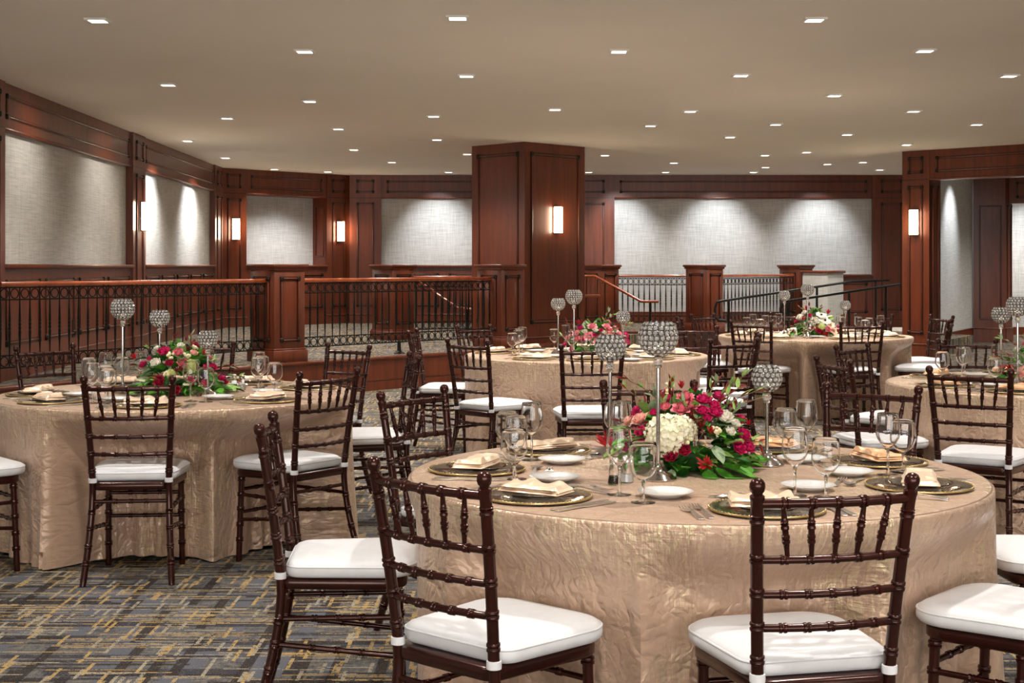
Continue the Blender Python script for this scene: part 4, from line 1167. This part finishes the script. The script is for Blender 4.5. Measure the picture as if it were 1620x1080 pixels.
    for (kind, colr, px, py, sp) in lst:
        p = ray_dome(px, py, c, ZT, rx, ry, rz)
        bloom(r, kind, colr, p, rx, ry, rz, max(.012, sp*dist/F*1.12))
    # the side turned away
    cols = [(k, cc) for (k, cc, *_r) in lst if k in ('rose', 'lisianthus', 'anemone', 'ranunculus')]
    for k in range(16):
        a = rnd.uniform(.1, PI-.1); el = rnd.uniform(.1, 1.2); kd, cc = rnd.choice(cols)
        p = Vector((rx*math.cos(el)*math.cos(a), ry*math.cos(el)*math.sin(a), rz*math.sin(el)))
        bloom(r, kd, cc, p, rx, ry, rz, rnd.uniform(.022, .032))
    return r
R_, L_, S_, B_ = 'rose', 'lisianthus', 'spiky_bloom', 'berry_sprig'
bouquet('front', 'magenta, coral and cream flower arrangement among candle holders on the front table', (.580, 4.66), (.235, .20, .262), [
 (L_, 'coral', 1084, 627, 13), (L_, 'coral', 1078, 645, 14), (L_, 'coral', 1094, 640, 11), (R_, 'coral', 1052, 643, 10), (R_, 'magenta', 1052, 630, 11), (R_, 'magenta', 1006, 648, 9), (R_, 'magenta', 1034, 652, 8),
 (L_, 'peach', 994, 666, 12), (L_, 'peach', 1011, 662, 13), (R_, 'magenta', 1013, 682, 11), (R_, 'crimson', 1014, 701, 9), ('hydrangea', 'cream', 1052, 680, 31), ('hydrangea', 'cream', 1078, 672, 20),
 (R_, 'crimson', 1074, 694, 10), (R_, 'crimson', 1065, 703, 6), (R_, 'crimson', 1061, 720, 12), (R_, 'crimson', 1083, 712, 11), (R_, 'magenta', 1113, 632, 13), (R_, 'magenta', 1111, 649, 11),
 (R_, 'magenta', 1133, 652, 13), (R_, 'magenta', 1130, 640, 11), (R_, 'magenta', 1119, 661, 8), (R_, 'white', 1148, 659, 15), (R_, 'white', 1156, 682, 9), (R_, 'white', 1164, 669, 9),
 (R_, 'magenta', 1177, 687, 13), (R_, 'magenta', 1170, 709, 13), (R_, 'magenta', 1185, 707, 12), ('star_flower', 'red', 1119, 734, 9),
 (S_, 'red', 1078, 612, 7), (S_, 'burgundy', 1100, 619, 6), (S_, 'red', 1124, 684, 7), (S_, 'burgundy', 1108, 676, 9), (S_, 'red', 1183, 671, 5), (S_, 'burgundy', 1094, 662, 8), (S_, 'red', 958, 703, 13), (R_, 'magenta', 962, 697, 7),
 (B_, 'white', 1060, 610, 8), (B_, 'white', 1087, 697, 8), (B_, 'white', 1133, 681, 8), (B_, 'white', 1056, 622, 7)], 5, .30, 190, True, 18)
bouquet('left', 'mixed pink, white and green flower arrangement trailing ivy on the left table', (-1.75, 7.45), (.24, .22, .27), [
 (R_, 'magenta', 259, 555, 11), (R_, 'coral', 282, 557, 9), (R_, 'coral', 289, 574, 9.5), (R_, 'crimson', 268, 574, 7.5), (R_, 'white', 246, 573, 9.5), (R_, 'white', 286, 546, 7), ('hydrangea', 'green', 303, 576, 10),
 (R_, 'peach', 307, 558, 7), (S_, 'red', 322, 560, 4.5), (R_, 'magenta', 328, 582, 8), (R_, 'magenta', 337, 580, 8), (R_, 'purple', 322, 594, 7), (R_, 'magenta', 323, 606, 7), (R_, 'crimson', 251, 602, 10), (R_, 'crimson', 253, 611, 8),
 (R_, 'crimson', 279, 617, 8), (R_, 'magenta', 302, 602, 8), (R_, 'magenta', 349, 598, 6), (S_, 'red', 356, 607, 5), (S_, 'red', 213, 566, 5), (R_, 'magenta', 236, 567, 5), (B_, 'white', 296, 563, 6), (B_, 'white', 270, 563, 6), (B_, 'white', 308, 550, 5), (B_, 'white', 264, 592, 6), ('hydrangea', 'green', 270, 590, 7)], 9, .40, 220, True, 16)
bouquet('middle', 'pink and magenta flower arrangement on the middle table near the column', (.62, 10.6), (.24, .20, .275), [
 (L_, 'pink', 937, 516, 7), (L_, 'pink', 931, 531, 8), (L_, 'coral', 965, 523, 6.5), (L_, 'pink', 960, 516, 6.5), (R_, 'magenta', 951, 522, 4.5), (R_, 'magenta', 941, 530, 4.5), (R_, 'magenta', 950, 531, 4.5), (R_, 'magenta', 922, 537, 5),
 (R_, 'magenta', 918, 519, 5.5), (L_, 'pink', 911, 527, 6), (L_, 'coral', 912, 536, 5.5), (L_, 'peach', 964, 530, 6.5), (R_, 'magenta', 990, 530, 7), (R_, 'magenta', 992, 540, 7), (L_, 'pink', 980, 527, 5), (R_, 'magenta', 893, 545, 5), (R_, 'magenta', 903, 553, 5),
 (R_, 'purple', 947, 508, 3.5), (S_, 'red', 916, 511, 4), (R_, 'white', 942, 522, 5), (R_, 'white', 925, 524, 5), (L_, 'pink', 945, 540, 6), (L_, 'peach', 970, 537, 6), (R_, 'white', 955, 525, 4)], 13, .29, 130, True, 10)
bouquet('ramp', 'white, peach and crimson flower arrangement on the far table by the ramp', (2.90, 13.55), (.235, .20, .27), [
 (R_, 'white', 1273, 494, 5.5), (R_, 'white', 1265, 501, 6.5), (R_, 'magenta', 1271, 503, 5), (R_, 'magenta', 1281, 499, 4.5), (R_, 'white', 1290, 507, 7.5), ('anemone', 'white', 1300, 496, 7.5), ('anemone', 'white', 1306, 505, 7.5), ('ranunculus', 'peach', 1315, 512, 7), ('ranunculus', 'peach', 1320, 522, 6.5),
 (R_, 'coral', 1310, 521, 5), (R_, 'crimson', 1287, 519, 4.5), (R_, 'crimson', 1295, 523, 5), (R_, 'crimson', 1300, 526, 4.5), (R_, 'red', 1307, 528, 4), (R_, 'magenta', 1259, 508, 3.5), (R_, 'magenta', 1326, 517, 3.5), (S_, 'red', 1276, 489, 4), (S_, 'red', 1310, 495, 4), ('hydrangea', 'green', 1300, 515, 5)], 17, .32, 130, True, 8)
bouquet('edge', 'leafy flower arrangement with red sprays on the table cut by the right edge', (3.04, 8.1), (.24, .22, .25), [
 (S_, 'red', 1600, 586, 7), (L_, 'peach', 1617, 588, 9), (R_, 'magenta', 1640, 580, 9), (R_, 'white', 1660, 575, 9), (L_, 'coral', 1680, 590, 9), (R_, 'magenta', 1630, 600, 8)], 21, .36, 150, True, 10)
